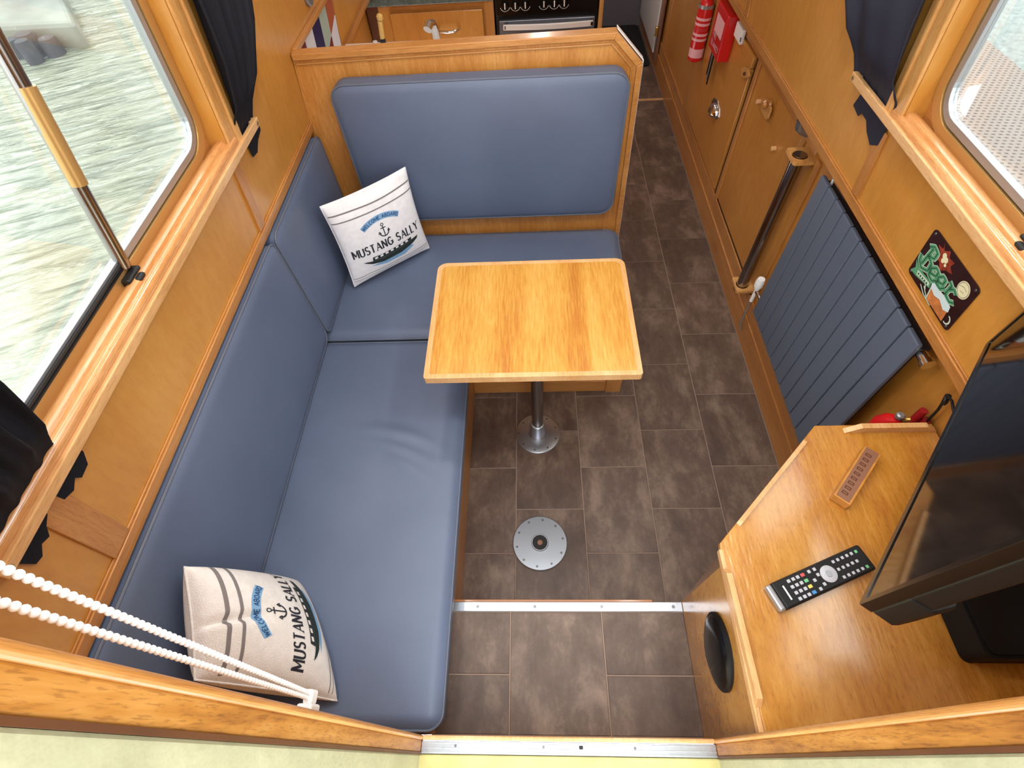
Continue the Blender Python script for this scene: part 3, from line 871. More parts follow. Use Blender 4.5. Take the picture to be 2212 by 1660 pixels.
def seat_disp(x, y):
    # creases near the middle of the long seat
    x -= .0425; y -= .0175
    d = 0
    for (cx, cy, rx, ry, a, ang) in ((.045, .165, .10, .020, .0085, -14), (.055, .115, .09, .018, .0075, -20), (.075, .065, .075, .016, .006, -28)):
        c, s = math.cos(math.radians(ang)), math.sin(math.radians(ang))
        u = (x - cx) * c + (y - cy) * s; v = -(x - cx) * s + (y - cy) * c
        d += a * math.exp(-(u / rx) ** 2 - ((v + .8 * u * u) / ry) ** 2)
    return d - .004 * math.exp(-((x - .05) / .12) ** 2 - ((y + .05) / .25) ** 2)
cushion('seat_cushion', 'long blue grey vinyl seat cushion on the bench under the left window', (-.5025, .5455, .357), (1, 0, 0), (0, 1, 0), (0, 0, 1), .2825, .5495, .078, .035, disp=seat_disp, bulge=.009, res=.008)
cushion('seat_cushion', 'short blue grey vinyl seat cushion behind the table, against the bulkhead', (-.2225, 1.381, .357), (1, 0, 0), (0, 1, 0), (0, 0, 1), .5575, .270, .078, .045, bulge=.009)
cushion('back_cushion', 'large blue grey padded backrest fixed on the wooden bulkhead', (-.155, 1.654, .785), (-1, 0, 0), (0, -.045, 1), (0, -1, -.045), .452, .252, .062, .05, bulge=.016, taper=.0, edge=.006, R=.018)
cushion('side_back_cushion', 'long blue grey vinyl backrest under the left window', (-.792, .562, .652), (0, 1, 0), (-.03, 0, 1), (1, 0, .03), .542, .205, .086, .03, bulge=.004, edge=.006, R=.016)
cushion('side_back_cushion', 'short blue grey vinyl backrest in the corner beside the bulkhead', (-.792, 1.380, .652), (0, 1, 0), (-.03, 0, 1), (1, 0, .03), .266, .205, .088, .03, bulge=.004, edge=.006, R=.016)

# ------------------------------------------------------------------ middle bulkhead
bh = struct('wall_middle', 'low oak bulkhead between dinette and galley')
YB = 1.657
bp_ = [(-.80, 0), (.348, 0), (.340, 1.03), (.255, 1.115), (-.71, 1.10), (-.735, .87), (-.80, .86)]
MB().prism(bp_, FY(YB), FY(YB + .022)).build('panel', 'oak_bulk', bh)
# edging: proud lipping along top, chamfer and right side
def band(pts, w, y0, y1, name, mat):
    P = [Vector(p) for p in pts]; L = []; Rr = []
    for i, p in enumerate(P):
        a = (P[i] - P[i - 1]).normalized() if i else (P[1] - P[0]).normalized()
        b = (P[i + 1] - P[i]).normalized() if i < len(P) - 1 else a
        t = (a + b).normalized(); n = Vector((-t.y, t.x)); k = 1 / max(.4, n.dot(Vector((-a.y, a.x))))
        L.append(p); Rr.append(p + n * w * k)
    for i in range(len(P) - 1):
        q = [L[i], L[i + 1], Rr[i + 1], Rr[i]]
        MB().prism([(v.x, v.y) for v in q], FY(y0), FY(y1)).build(name, mat, bh, bevel=.002)
band([(.348, .36), (.340, 1.03), (.255, 1.115), (-.708, 1.10)], .018, YB - .010, YB + .030, 'lipping', 'oak_trim_x')
band([(.318, .50), (.312, 1.018), (.243, 1.087), (-.705, 1.073)], .006, YB - .004, YB + .0, 'bead', 'oak_trim_x')
m = MB().prism([(.3495, .36), (.3415, 1.031), (.2555, 1.117), (.2575, 1.119), (.344, 1.032), (.352, .36)], FY(YB + .008), FY(YB + .034)); m.build('edge_strip', 'white_plastic', bh)

# ------------------------------------------------------------------ table
tb = thing('dinette_table', 'small oak pedestal table with rounded back corners in front of the benches', 'table', (.006, .96, 0))
TZ = .70
out = rr(-.288, .742, .273, 1.172, [.008, .008, .028, .028], 6)
inn = rr(-.274, .756, .259, 1.158, [.002, .002, .018, .018], 6)
MB().prism(inn, FZ(TZ - .018), FZ(TZ - .0003)).build('tabletop', 'oak_table', tb)
MB().prism(out, FZ(TZ - .022), FZ(TZ), [inn]).build('edging', 'oak_light', tb, bevel=.003)
MB().lathe((.006, .96, 0), [(.0215, .05), (.0215, TZ - .04)], 28).build('pedestal', 'dark_chrome', tb, smooth=True)
MB().lathe((.006, .96, TZ - .04), [(.022, -.03), (.03, 0), (.075, .010), (.075, .018)], 28).build('top_flange', 'steel_flange', tb, smooth=True)
bf = MB().lathe((.006, .96, 0), [(.0865, 0.0005), (.0865, .005), (.084, .0065), (.034, .0075), (.030, .012), (.0265, .085), (.0225, .088)], 48).build('base_flange', 'aluminium', tb, smooth=True)
for k in range(9):
    a = math.radians(20 + 40 * k)
    MB().lathe((.006 + .074 * math.cos(a), .96 + .074 * math.sin(a), .006), [(.0042, 0), (.003, .0018)], 10).build('screw', 'screw', tb)
fl = thing('floor_socket', 'empty round metal table socket screwed to the floor near the step', 'floor socket', (.006, .532, 0))
m = MB(); n = 48
prof = [(.094, .0005), (.094, .004), (.0915, .006), (.030, .0065), (.0285, .0085), (.0255, .0085), (.0245, .001), (.0, .001)]
MB().lathe((.006, .532, 0), prof[:-1], n).build('plate', 'steel_flange', fl, smooth=True)
MB().lathe((.006, .532, .0015), [(.0244, 0), (.0244, .0062)], 32).build('socket_hole', 'hole', fl)
MB().lathe((.006, .532, .0078), [(.009, 0), (.008, .0004)], 20).build('socket_floor', 'leather_tan', fl)
for k in range(10):
    a = math.radians(10 + 36 * k)
    MB().lathe((.006 + .080 * math.cos(a), .532 + .080 * math.sin(a), .0055), [(.0045, 0), (.0032, .0018)], 10).build('screw', 'screw', fl)

# ------------------------------------------------------------------ scatter cushions with printed fronts
def pillow(label, BL, BR, TR, TLc, n_out, T, linen, sag=0.03, crease=None, bend=None, sw=1.0):
    BL, BR, TR, TLc = map(Vector, (BL, BR, TR, TLc)); n_out = Vector(n_out).normalized()
    c = (BL + BR) / 2
    t = thing('scatter_cushion', label, 'cushion', c)
    def base(u, v):
        # edges pulled in between the corners
        uu = u + (.5 - u) * sag * 4 * v * (1 - v) * 2 * abs(u - .5) * 1.6
        vv = v + (.5 - v) * sag * 4 * u * (1 - u) * 2 * abs(v - .5) * 1.6
        p = BL.lerp(BR, uu).lerp(TLc.lerp(TR, uu), vv)
        if bend: p = p + bend(u, v)
        return p
    def prof(u, v):
        a = max(0, 4 * u * (1 - u)); b = max(0, 4 * v * (1 - v))
        return (a * b) ** .42
    def P(u, v, side=1, off=0.0):
        h = prof(u, v) * T * .5
        if side > 0 and crease: h += crease(u, v) * min(1, prof(u, v) * 2)
        return base(u, v) + n_out * (side * h + off)
    n = 56
    for side, name in ((1, 'front'), (-1, 'back')):
        vs = []; fs = []
        for j in range(n + 1):
            for i in range(n + 1):
                u = .5 - .5 * math.cos(math.pi * i / n); v = .5 - .5 * math.cos(math.pi * j / n)
                u = .6 * u + .4 * i / n; v = .6 * v + .4 * j / n
                vs.append(P(u, v, side))
        for j in range(n):
            for i in range(n):
                p = j * (n + 1) + i
                fs.append((p, p + 1, p + n + 2, p + n + 1))
        MB().add(vs, fs).build(name, linen, t, smooth=True)
    seam = [P(k / 30, 0) for k in range(30)] + [P(1, k / 30) for k in range(30)] + [P(1 - k / 30, 1) for k in range(30)] + [P(0, 1 - k / 30) for k in range(30)]
    MB().tube(seam, .0022, 6, closed=True).build('seam', linen, t, smooth=True)
    def drape(V, F, name, mat, off=.0012):
        o = MB().add([P(min(.995, max(.005, u)), min(.995, max(.005, v)), 1, off) for (u, v) in V], F).build(name, mat, t)
        return o
    def line(v0, w):
        V, F = stroke2d([(.012, v0), (.988, v0)], w, .02); drape(V, F, 'stripe', 'stripe_grey')
    line(.885, .014 * sw); line(.805, .012 * sw); line(.105, .007); line(.07, .005)
    # ribbon with the greeting, an arch
    def archmap(V, cx, y0, R):
        o = []
        for (x, y) in V:
            a = x / R; o.append((cx + math.sin(a) * (R + y), y0 - R + math.cos(a) * (R + y)))
        return o
    V, F = stroke2d([(-.235 + .47 * k / 24, 0) for k in range(25)], .062, .02)
    drape(archmap(V, .5, .715, .42), F, 'ribbon', 'ribbon_blue')
    V, F, w = text2d('WELCOME ABOARD', .034, gap=.28, weight=.2)
    drape(archmap([(x - w / 2, y - .017) for x, y in V], .5, .715, .42), F, 'lettering', 'ink_blue', .002)
    # anchor
    V = []; F = []
    def addst(pts, w):
        v, f = stroke2d(pts, w, .01); o = len(V); V.extend(v); F.extend([tuple(i + o for i in q) for q in f])
    ax_, ay_ = .5, .50
    addst([(ax_, ay_), (ax_, ay_ + .115)], .011); addst([(ax_ - .03, ay_ + .092), (ax_ + .03, ay_ + .092)], .010)
    addst(arc(ax_, ay_ + .13, .015, .015, 0, 360, 12), .008)
    addst(arc(ax_, ay_ + .055, .055, .058, 190, 350, 14), .012)
    addst([(ax_ - .068, ay_ + .035), (ax_ - .055, ay_ + .062), (ax_ - .04, ay_ + .035)], .01); addst([(ax_ + .068, ay_ + .035), (ax_ + .055, ay_ + .062), (ax_ + .04, ay_ + .035)], .01)
    drape(V, F, 'anchor', 'ink')
    V, F, w = text2d('MUSTANG SALLY', .095, gap=.30, serif=True)
    sc = .84 / w
    drape([((x) * sc + .08, y * 1.0 + .365) for x, y in V], F, 'lettering', 'ink')
    # narrowboat with its reflection
    V, F = poly2d([(.24, .200), (.42, .150), (.66, .150), (.80, .205), (.72, .245), (.50, .21)], .04); drape(V, F, 'reflection', 'ribbon_blue')
    V, F = poly2d([(.16, .285), (.20, .255), (.26, .225), (.40, .195), (.62, .20), (.78, .235), (.86, .268), (.88, .30), (.80, .292), (.60, .262), (.40, .252), (.26, .262)], .04); drape(V, F, 'boat_hull', 'ink_green', .0018)
    V, F = poly2d([(.27, .262), (.40, .254), (.60, .264), (.78, .29), (.785, .325), (.60, .312), (.40, .302), (.28, .31)], .04); drape(V, F, 'boat_cabin', 'ink_green', .0015)
    for k in range(7):
        u0 = .30 + .066 * k; v0 = .275 + (.0 if k < 2 else .0035 * (k - 1))
        V, F = poly2d([(u0, v0), (u0 + .036, v0 + .002), (u0 + .036, v0 + .026), (u0, v0 + .024)], .04); drape(V, F, 'boat_window', linen, .0026)
    return t
def cr1(u, v): return .004 * math.sin(9 * u + 3) * math.exp(-((v - .93) / .07) ** 2) - .004 * math.exp(-((u - .2) / .05) ** 2 - ((v - .15) / .1) ** 2)
pillow('white linen cushion standing in the bench corner, printed with an anchor and a boat', (-.655, 1.335, .455), (-.400, 1.535, .455), (-.418, 1.535, .795), (-.672, 1.362, .778), (.62, -.78, .12), .095, 'linen_white', crease=cr1)
def cr2(u, v): return -.016 * math.exp(-((u - .42 + .1 * (v - 1)) / .035) ** 2) * max(0, (v - .62) / .38) ** .6 + .006 * math.exp(-((u - .36) / .06) ** 2) * max(0, v - .5)
def bd2(u, v): return Vector((.0, 0, 0))
pillow('cream linen printed cushion slumped on the near end of the long bench, by the door', (-.452, .048, .452), (-.605, .300, .455), (-.664, .245, .806), (-.640, .070, .70), (.80, .42, .42), .15, 'linen', crease=cr2, sag=.02, sw=1.7)

# ------------------------------------------------------------------ radiator
rd = thing('radiator', 'anthracite flat tube radiator on the right wall', 'radiator', (.87, 1.02, .26))
n = 11; ya, yb = .700, 1.336; pw = (yb - ya) / n
first = None
for k in range(n):
    y0 = ya + k * pw
    if first is None:
        first = MB().box((.838, y0 + .0022, .268), (.850, y0 + pw - .0022, .846)).build('flat_tube', 'anthracite', rd, bevel=.003, loc=(.844, y0, .268))
    else:
        copy_part(first, rd, (.844, y0, .268))
MB().box((.8515, ya + .003, .272), (.8535, yb - .003, .842)).build('back_sheet', 'rubber', rd)  # dark sheet added to paint shade into the gaps between tubes
for z in (.29, .80):
    MB().box((.854, ya + .004, z), (.878, yb - .004, z + .030)).build('manifold', 'anthracite_dark', rd, bevel=.004)
for y in (.85, 1.2):
    MB().box((.876, y, .70), (.902, y + .02, .78)).build('wall_bracket', 'anthracite_dark', rd)
MB().lathe((.864, ya - .0, .815), [(.012, .004), (.012, -.018), (.015, -.019), (.015, -.03)], 18, 'y').build('end_plug', 'chrome', rd, smooth=True)
MB().lathe((.862, yb - .03, .83), [(.004, 0), (.004, .02)], 10).build('bleed_valve', 'white_plastic', rd)
tv_ = thing('radiator_valve', 'white thermostatic valve head at the lower far corner of the radiator', 'valve', (.845, 1.405, .3))
MB().tube([(.862, yb - .002, .305), (.858, 1.40, .305)], .008, 12).build('elbow', 'chrome', tv_, smooth=True)
MB().lathe((.856, 1.405, .30), [(.007, -.05), (.007, .015), (.011, .017), (.011, .028), (.016, .03), (.017, .056), (.013, .068)], 20).build('valve_head', 'white_plastic', tv_, smooth=True)
MB().tube([(.856, 1.405, .25), (.858, 1.405, .12), (.872, 1.402, .08)], .006, 10).build('supply_pipe', 'chrome', tv_, smooth=True)

# spare table leg in its brackets
lg_ = thing('spare_table_leg', 'dark chrome table leg stowed upright beside the radiator', 'table leg', (.862, 1.535, .22))
MB().lathe((.862, 1.53, .215), [(.0215, 0), (.0225, .01), (.0225, .55), (.021, .575)], 28).build('tube', 'dark_chrome', lg_, smooth=True)
for k, z in enumerate((.205, .775)):
    lb = 'wooden bracket with a round hole holding the foot of the stowed table leg' if k == 0 else 'wooden bracket under the shelf edge holding the top of the stowed table leg'
    b = thing('leg_bracket', lb, 'bracket', (.88, 1.53, z))
    hole = [(.862 + .0245 * math.cos(2 * math.pi * q / 20), 1.53 + .0245 * math.sin(2 * math.pi * q / 20)) for q in range(20)]
    MB().prism(rr(.832, 1.49, .903, 1.575, [.010, .0, .0, .010], 5), FZ(z), FZ(z + .012), [hole]).build('plate', 'oak_light_z', b, bevel=.0015)
    if k == 0: MB().lathe((.862, 1.53, z - .012), [(.028, 0), (.028, .013)], 24).build('cup', 'dark_ply', b)
kn = thing('turn_latch', 'small carved wooden turn latch above the cupboard door', 'latch', (.886, 2.22, .74))
MB().prism([(2.17, .735), (2.195, .715), (2.25, .70), (2.275, .72), (2.25, .735), (2.20, .75)], FX(.8865), FX(.878)).build('catch_bar', 'oak_light_z', kn, bevel=.002)
MB().lathe((.878, 2.215, .725), [(.007, 0), (.006, -.008)], 12, 'x').build('peg', 'dark_ply', kn)
kn = thing('wall_peg', 'turned brown wooden peg on the lining above the radiator pipe', 'peg', (.892, 1.93, .74))
MB().lathe((.892, 1.93, .745), [(.014, 0), (.010, -.008), (.016, -.02), (.010, -.028)], 16, 'x').build('peg_head', 'oak_trim_x', kn, smooth=True)
MB().prism(rr(1.90, .70, 1.98, .745, .012), FX(.8935), FX(.886)).build('base', 'oak_light_z', kn, bevel=.002)
for (y, z, lb) in ((2.04, .70, 'small pale wooden dowel knob nearer the cupboard door'), (1.78, .66, 'small pale wooden dowel knob nearer the stowed leg')):
    o = MB().lathe((.902, y, z), [(.009, 0), (.009, -.014), (.006, -.017)], 14, 'x').build('dowel_knob', 'oak_light', smooth=True)
    tag(o, lb, 'knob')
hk = thing('pipe_fitting', 'dark metal pipe end in the hole above the stowed leg', 'pipe', (.87, 1.58, .80))
MB().tube([(.90, 1.60, .82), (.875, 1.60, .83), (.858, 1.59, .845), (.852, 1.585, .87)], .016, 14).build('elbow', 'steel_flange', hk, smooth=True)

# ------------------------------------------------------------------ metal beer sign
sg = thing('metal_sign', 'small dark tin sign lettered Beer on the panel above the radiator', 'sign', Rf(.003)(.755, .93))
SY0, SY1, SZ0, SZ1 = .845, .668, .932, 1.048          # left, right, bottom, top (facing the wall)
def SP(off):
    return lambda a, b: Rf(off)(SY0 + (SY1 - SY0) * a, SZ1 + (SZ0 - SZ1) * b)
MB().prism(rr(0, 0, 1, 1, .07, 6), SP(.001), SP(.0025)).build('plate', 'sign_dark', sg)
def sgadd(V, F, name, mat, off): MB().add([SP(off)(a, b) for a, b in V], F).build(name, mat, sg)
def sgstroke(list_, w, name, mat, off):
    V = []; F = []
    for pts in list_:
        v, f = stroke2d(pts, w, .03); o = len(V); V += v; F += [tuple(i + o for i in q) for q in f]
    sgadd(V, F, name, mat, off)
V, F = poly2d([(.24, .02), (.30, .12), (.38, .03), (.42, .12), (.52, .10), (.50, .20), (.58, .26), (.48, .32), (.40, .42), (.33, .32), (.22, .34), (.28, .22), (.18, .14), (.27, .12)], .3); sgadd(V, F, 'splash', 'sign_orange', .0028)
for (a, b, r) in ((.35, .17, .035), (.40, .20, .035), (.365, .25, .03), (.43, .27, .02)):
    V, F = poly2d(arc(a, b, r, r * 1.5, 0, 330, 9), 1); sgadd(V, F, 'hop', 'sign_coaster', .0031 + a * .0002)
beer = [[(.09, .30), (.16, .22), (.25, .25), (.25, .37), (.15, .43), (.26, .47), (.27, .62), (.16, .70), (.07, .63), (.05, .52)], [(.16, .26), (.13, .64)],
        [(.31, .60), (.42, .54), (.42, .45), (.36, .43), (.30, .52), (.32, .65), (.41, .66), (.46, .58)],
        [(.47, .57), (.57, .51), (.57, .42), (.51, .41), (.46, .50), (.48, .61), (.57, .61), (.62, .52)],
        [(.62, .36), (.68, .38), (.67, .58)], [(.675, .46), (.74, .38), (.80, .42)], [(.67, .58), (.78, .60), (.84, .54)]]
sgstroke(beer, .085, 'lettering_outline', 'sign_pale', .0032)
sgstroke(beer, .066, 'lettering', 'sign_green', .0035)
sgstroke(beer, .016, 'lettering_core', 'sign_green_dark', .0038)
V, F = poly2d([(.02, .68), (.13, .74), (.42, .70), (.44, .80), (.16, .90), (.03, .92), (.08, .80)], .3); sgadd(V, F, 'banner', 'sign_green', .0030)
V, F = poly2d([(.14, .78), (.40, .73), (.41, .79), (.16, .87)], .3); sgadd(V, F, 'banner_text_panel', 'sign_pale', .0033)
for k in range(5):
    V, F = poly2d([(.17 + .045 * k, .80 - .008 * k), (.195 + .045 * k, .795 - .008 * k), (.195 + .045 * k, .835 - .008 * k), (.17 + .045 * k, .84 - .008 * k)], .3); sgadd(V, F, 'banner_mark', 'sign_green_dark', .0036)
V, F = poly2d([(.46, .70), (.84, .70), (.86, .96), (.50, .97)], .3); sgadd(V, F, 'mug', 'sign_amber', .0030)
V, F = poly2d([(.43, .66), (.50, .60), (.60, .63), (.72, .60), (.84, .64), (.86, .74), (.78, .80), (.66, .74), (.56, .79), (.45, .75)], .3); sgadd(V, F, 'foam', 'sign_foam', .0034)
sgstroke([arc(.90, .84, .055, .08, -90, 110, 10)], .022, 'mug_handle', 'sign_pale', .0032)
sgstroke([[(.30, .90), (.42, .97), (.60, .985)], [(.36, .86), (.50, .965)], [(.34, .78), (.40, .88)], [(.46, .74), (.49, .96)]], .02, 'glass_lines', 'sign_pale', .0036)
V, F = poly2d(arc(.83, .25, .10, .15, 0, 350, 22), 1); sgadd(V, F, 'coaster', 'sign_coaster', .0033)
sgstroke([[(.76, .24), (.82, .20), (.88, .22)], [(.80, .30), (.86, .28)], arc(.83, .25, .085, .125, 0, 360, 24)], .008, 'coaster_marks', 'stripe_grey', .0036)
for (a, b) in ((.05, .07), (.95, .07), (.05, .93), (.95, .93)):
    MB().lathe(SP(.0028)(a, b), [(.0028, 0), (.0022, -.0012)], 10, 'x').build('screw', 'screw', sg)

# ------------------------------------------------------------------ television cabinet
ZC = .72
tc_ = thing('television_cabinet', 'oak corner cabinet with raised rim beside the tiled step', 'cabinet', (.6, .25, 0))
body = [(.3755, -.012), (.888, -.012), (.888, .56), (.66, .56), (.376, .283)]
MB().prism(body, FZ(ZS + .001), FZ(ZC - .015)).build('carcass', 'oak_cab', tc_)
MB().prism([(.42, .1), (.888, .1), (.888, .54), (.655, .54), (.40, .29)], FZ(.0), FZ(ZS)).build('plinth', 'oak_cab', tc_)
top = [(.368, -.012), (.889, -.012), (.889, .577), (.632, .577), (.363, .312), (.361, .300)]
MB().prism(top, FZ(ZC - .015), FZ(ZC)).build('cabinet_top', 'oak_cab', tc_, bevel=.002)
def fiddle(p, q, w, h, name='rim_strip', t=.02):
    p, q = Vector(p), Vector(q); d = (q - p).normalized(); n = Vector((-d.y, d.x)) * w
    vs = []
    for (pt_, hh) in ((p, 0.0005), (p + d * t, h), (q - d * t, h), (q, .0005)):
        vs += [(*pt_, ZC), (*(pt_ + n), ZC), (*(pt_ + n), ZC + hh), (*pt_, ZC + hh)]
    fs = []
    for i in range(3):
        a = i * 4; b = a + 4
        for k in range(4): fs.append((a + k, a + (k + 1) % 4, b + (k + 1) % 4, b + k))
    fs += [(0, 1, 2, 3), (15, 14, 13, 12)]
    MB().add(vs, fs).build(name, 'oak_light', tc_, bevel=.001)
fiddle((.3715, .035), (.3675, .262), .0105, .016, t=.012)
fiddle((.404, .352), (.598, .543), -.009, .007, t=.008)
fiddle((.690, .568), (.889, .568), -.012, .022, t=.03)
MB().box((.358, -.012, ZC - .017), (.3675, .300, ZC + .0005)).build('edge_lipping', 'oak_light', tc_, bevel=.002)
# round speaker / porthole cover in the side
lp = []
spk = struct('x') ; bpy.data.objects.remove(spk)
vent = MB().lathe((.3755, .140, .545), [(.075, 0), (.075, -.006), (.070, -.010), (.062, -.006), (.0, -.006)][:-1], 40, 'x').build('speaker_ring', 'black_plastic', tc_, smooth=True)
MB().lathe((.3755, .140, .545), [(.0715, -.006), (.066, -.012), (.045, -.019), (.012, -.022)], 36, 'x').build('speaker_dome', 'black_gloss', tc_, smooth=True)

# remote control
def frame3(o, a, b):
    o = Vector(o); u = (Vector(a) - o).normalized(); n = Vector((0, 0, 1)); v = n.cross(u)
    return lambda x, y, z=0: o + u * x + v * y + n * z
ro = (.431, .2035, ZC)
rc = thing('remote_control', 'slim black remote control with silver end lying on the cabinet top', 'remote', ro)
RFm = frame3(ro, (.6385, .2845, ZC), None)
Lr, Wr = .212, .050
def rbox(x0, x1, y0, y1, z0, z1, name, mat, bevel=0.0, parent=rc):
    m = MB(); vs = [RFm(x, y, z) for z in (z0, z1) for (x, y) in ((x0, y0), (x1, y0), (x1, y1), (x0, y1))]
    m.add(vs, [(0, 3, 2, 1), (4, 5, 6, 7), (0, 1, 5, 4), (1, 2, 6, 5), (2, 3, 7, 6), (3, 0, 4, 7)])
    return m.build(name, mat, parent, bevel=bevel)
rbox(.012, Lr, -Wr / 2, Wr / 2, .001, .017, 'casing', 'black_plastic', .004)
rbox(0, .0125, -Wr / 2 + .001, Wr / 2 - .001, .001, .0165, 'silver_end', 'silver_frame', .004)
rbox(.0285, .0315, -.013, .013, .017, .0175, 'maker_mark', 'white_plastic')
for i in range(4):
    for j in range(4):
        y = .0165 - .011 * i
        mt = ('btn_red', 'btn_green', 'btn_yellow', 'btn_blue')[i] if j == 3 else 'btn_grey'
        rbox(.042 + .010 * j, .042 + .010 * j + (.0065 if j < 3 else .008), y - .0035, y + .0025, .0165, .0182, 'button', mt, .0008)
for (x, ys) in ((.088, (.0165, .0, -.0165)), (.100, (.0165, .006, -.012))):
    for y in ys: rbox(x, x + .006, y - .003, y + .003, .0165, .0180, 'button', 'btn_grey', .0008)
c = RFm(.122, .0, .0165)
MB().lathe(c, [(.0155, 0), (.0155, .0016), (.014, .0024)], 28).build('navigation_ring', 'btn_grey', rc, smooth=True)
MB().lathe(RFm(.122, .0, .0189), [(.0062, 0), (.0055, .0008)], 20).build('ok_button', 'silver_frame', rc, smooth=True)
for i in range(3):
    for j in range(6):
        x = .142 + .0105 * j
        if j == 5 and i == 1: continue
        y = .0150 - .0150 * i
        rbox(x, x + .0055, y - .0028, y + .0028, .0165, .0180, 'button', 'btn_green' if (j == 5) else 'btn_grey', .0008)

# engraved block
bo = Vector((.601, .378, ZC))
bl = thing('engraved_block', 'slanted wooden block with engraved leather plate on the cabinet top', 'ornament', bo)
D = (Vector((.722, .506, ZC)) - Vector((.615, .3915, ZC))).normalized()
Nn = Vector((D.y, -D.x, 0))
def BP(a, w, z): return Vector((.604, .402, ZC)) + D * a + Nn * w + Vector((0, 0, z))
LB, WB_, HB = .152, .034, .024
MB().add([BP(0, 0, .0005), BP(LB, 0, .0005), BP(LB, WB_, .0005), BP(0, WB_, .0005), BP(0, .0, HB), BP(LB, .0, HB), BP(LB, WB_, HB), BP(0, WB_, HB)],
         [(0, 3, 2, 1), (4, 5, 6, 7), (0, 1, 5, 4), (1, 2, 6, 5), (2, 3, 7, 6), (3, 0, 4, 7)]).build('block', 'brass_wood', bl, bevel=.0015)
MB().add([BP(.003, .003, HB), BP(LB - .003, .003, HB), BP(LB - .003, WB_ - .005, HB), BP(.003, WB_ - .005, HB), BP(.003, .003, HB + .001), BP(LB - .003, .003, HB + .001), BP(LB - .003, WB_ - .005, HB + .001), BP(.003, WB_ - .005, HB + .001)],
         [(0, 3, 2, 1), (4, 5, 6, 7), (0, 1, 5, 4), (1, 2, 6, 5), (2, 3, 7, 6), (3, 0, 4, 7)]).build('plate', 'leather_tan', bl)
for k in range(9):
    a = .014 + .0142 * k
    MB().add([BP(a, .008, HB + .0013), BP(a + .007, .008, HB + .0013), BP(a + .007, .020, HB + .0013), BP(a, .020, HB + .0013), BP(a + .002, .010, HB + .0013), BP(a + .005, .010, HB + .0013), BP(a + .005, .018, HB + .0013), BP(a + .002, .018, HB + .0013)],
             [(0, 1, 5, 4), (1, 2, 6, 5), (2, 3, 7, 6), (3, 0, 4, 7)]).build('engraving', 'dark_ply', bl)

# ------------------------------------------------------------------ television
A = Vector((.411, .137, 0)); B_ = Vector((.781, .5606, 0))
Dv = (B_ - A).normalized(); WT = (B_ - A).length
BK = Vector((Dv.y, -Dv.x, 0))              # backwards from the screen
ZT0, ZT1 = 1.03, 1.352
def TP(a, d, z): return A + Dv * a + BK * d + Vector((0, 0, z))
tvo = thing('television', 'black flat television angled over the corner cabinet', 'television', TP(WT / 2, .03, ZT0))
def tprism(pts_ad, z0, z1, name, mat, bevel=0.0):
    return MB().prism(pts_ad, lambda a, d: TP(a, d, z0), lambda a, d: TP(a, d, z1)).build(name, mat, tvo, bevel=bevel)
def tface(pts_az, d0, d1, name, mat, bevel=0.0, holes=()):
    return MB().prism(pts_az, lambda a, z: TP(a, d0, z), lambda a, z: TP(a, d1, z), holes).build(name, mat, tvo, bevel=bevel)
tface(rr(0, ZT0, WT, ZT1, .006), 0, .014, 'bezel', 'black_gloss', .002, [rr(.008, ZT0 + .012, WT - .008, ZT1 - .008, .001, 1)])
tface(rr(.008, ZT0 + .012, WT - .008, ZT1 - .008, .001, 1), .0015, .013, 'screen_glass', 'screen')
tface([(.002, ZT0 + .002), (WT - .002, ZT0 + .002), (WT - .002, ZT1 - .002), (.002, ZT1 - .002)], .014, .022, 'back_plate', 'black_plastic', .003)
tprism([(.001, .014), (.001, .038), (.006, .044), (.022, .056), (.036, .056), (.040, .050), (.058, .060), (.080, .074), (.12, .082), (.34, .082), (.40, .045), (.46, .026), (WT - .01, .022), (WT - .004, .016)], ZT0 + .003, ZT0 + .085, 'lower_housing', 'black_plastic', .003)
tprism([(.002, .014), (.003, .038), (.40, .034), (WT - .02, .022), (WT - .004, .016)], ZT0 + .085, ZT1 - .005, 'back_housing', 'black_plastic', .003)
tprism([(.20, .034), (.36, .034), (.36, .075), (.20, .075)], ZT0 + .10, ZT0 + .22, 'mount_plate', 'black_plastic', .004)
for (a, z, s) in ((.13, ZT0 + .05, .003), (.17, ZT0 + .07, .005), (.22, ZT0 + .05, .004)):
    MB().lathe(TP(a, .082, z), [(s, 0), (s * .8, .003)], 8).build('screw', 'screw', tvo)
# swivel arm to the wall
MB().tube([TP(.28, .077, ZT0 + .16), (.70, .16, ZT0 + .16), (.785, .12, ZT0 + .16)], .012, 10).build('swivel_arm', 'black_plastic', tvo)
MB().box((.772, .08, ZT0 + .12), (.782, .16, ZT0 + .20)).build('wall_plate', 'black_plastic', tvo)
# box under the television
bx = thing('media_box', 'black box standing on the cabinet under the television', 'box', (.79, .2, ZC))
MB().prism(rr(.728, .103, .886, .30, [.014, .004, .004, .006], 5), FZ(ZC + .001), FZ(ZC + .062)).build('case', 'black_matt', bx, bevel=.004)
MB().prism(rr(.734, .109, .880, .294, [.012, .004, .004, .006], 5), FZ(ZC + .062), FZ(ZC + .066)).build('lid', 'black_matt', bx, bevel=.002)

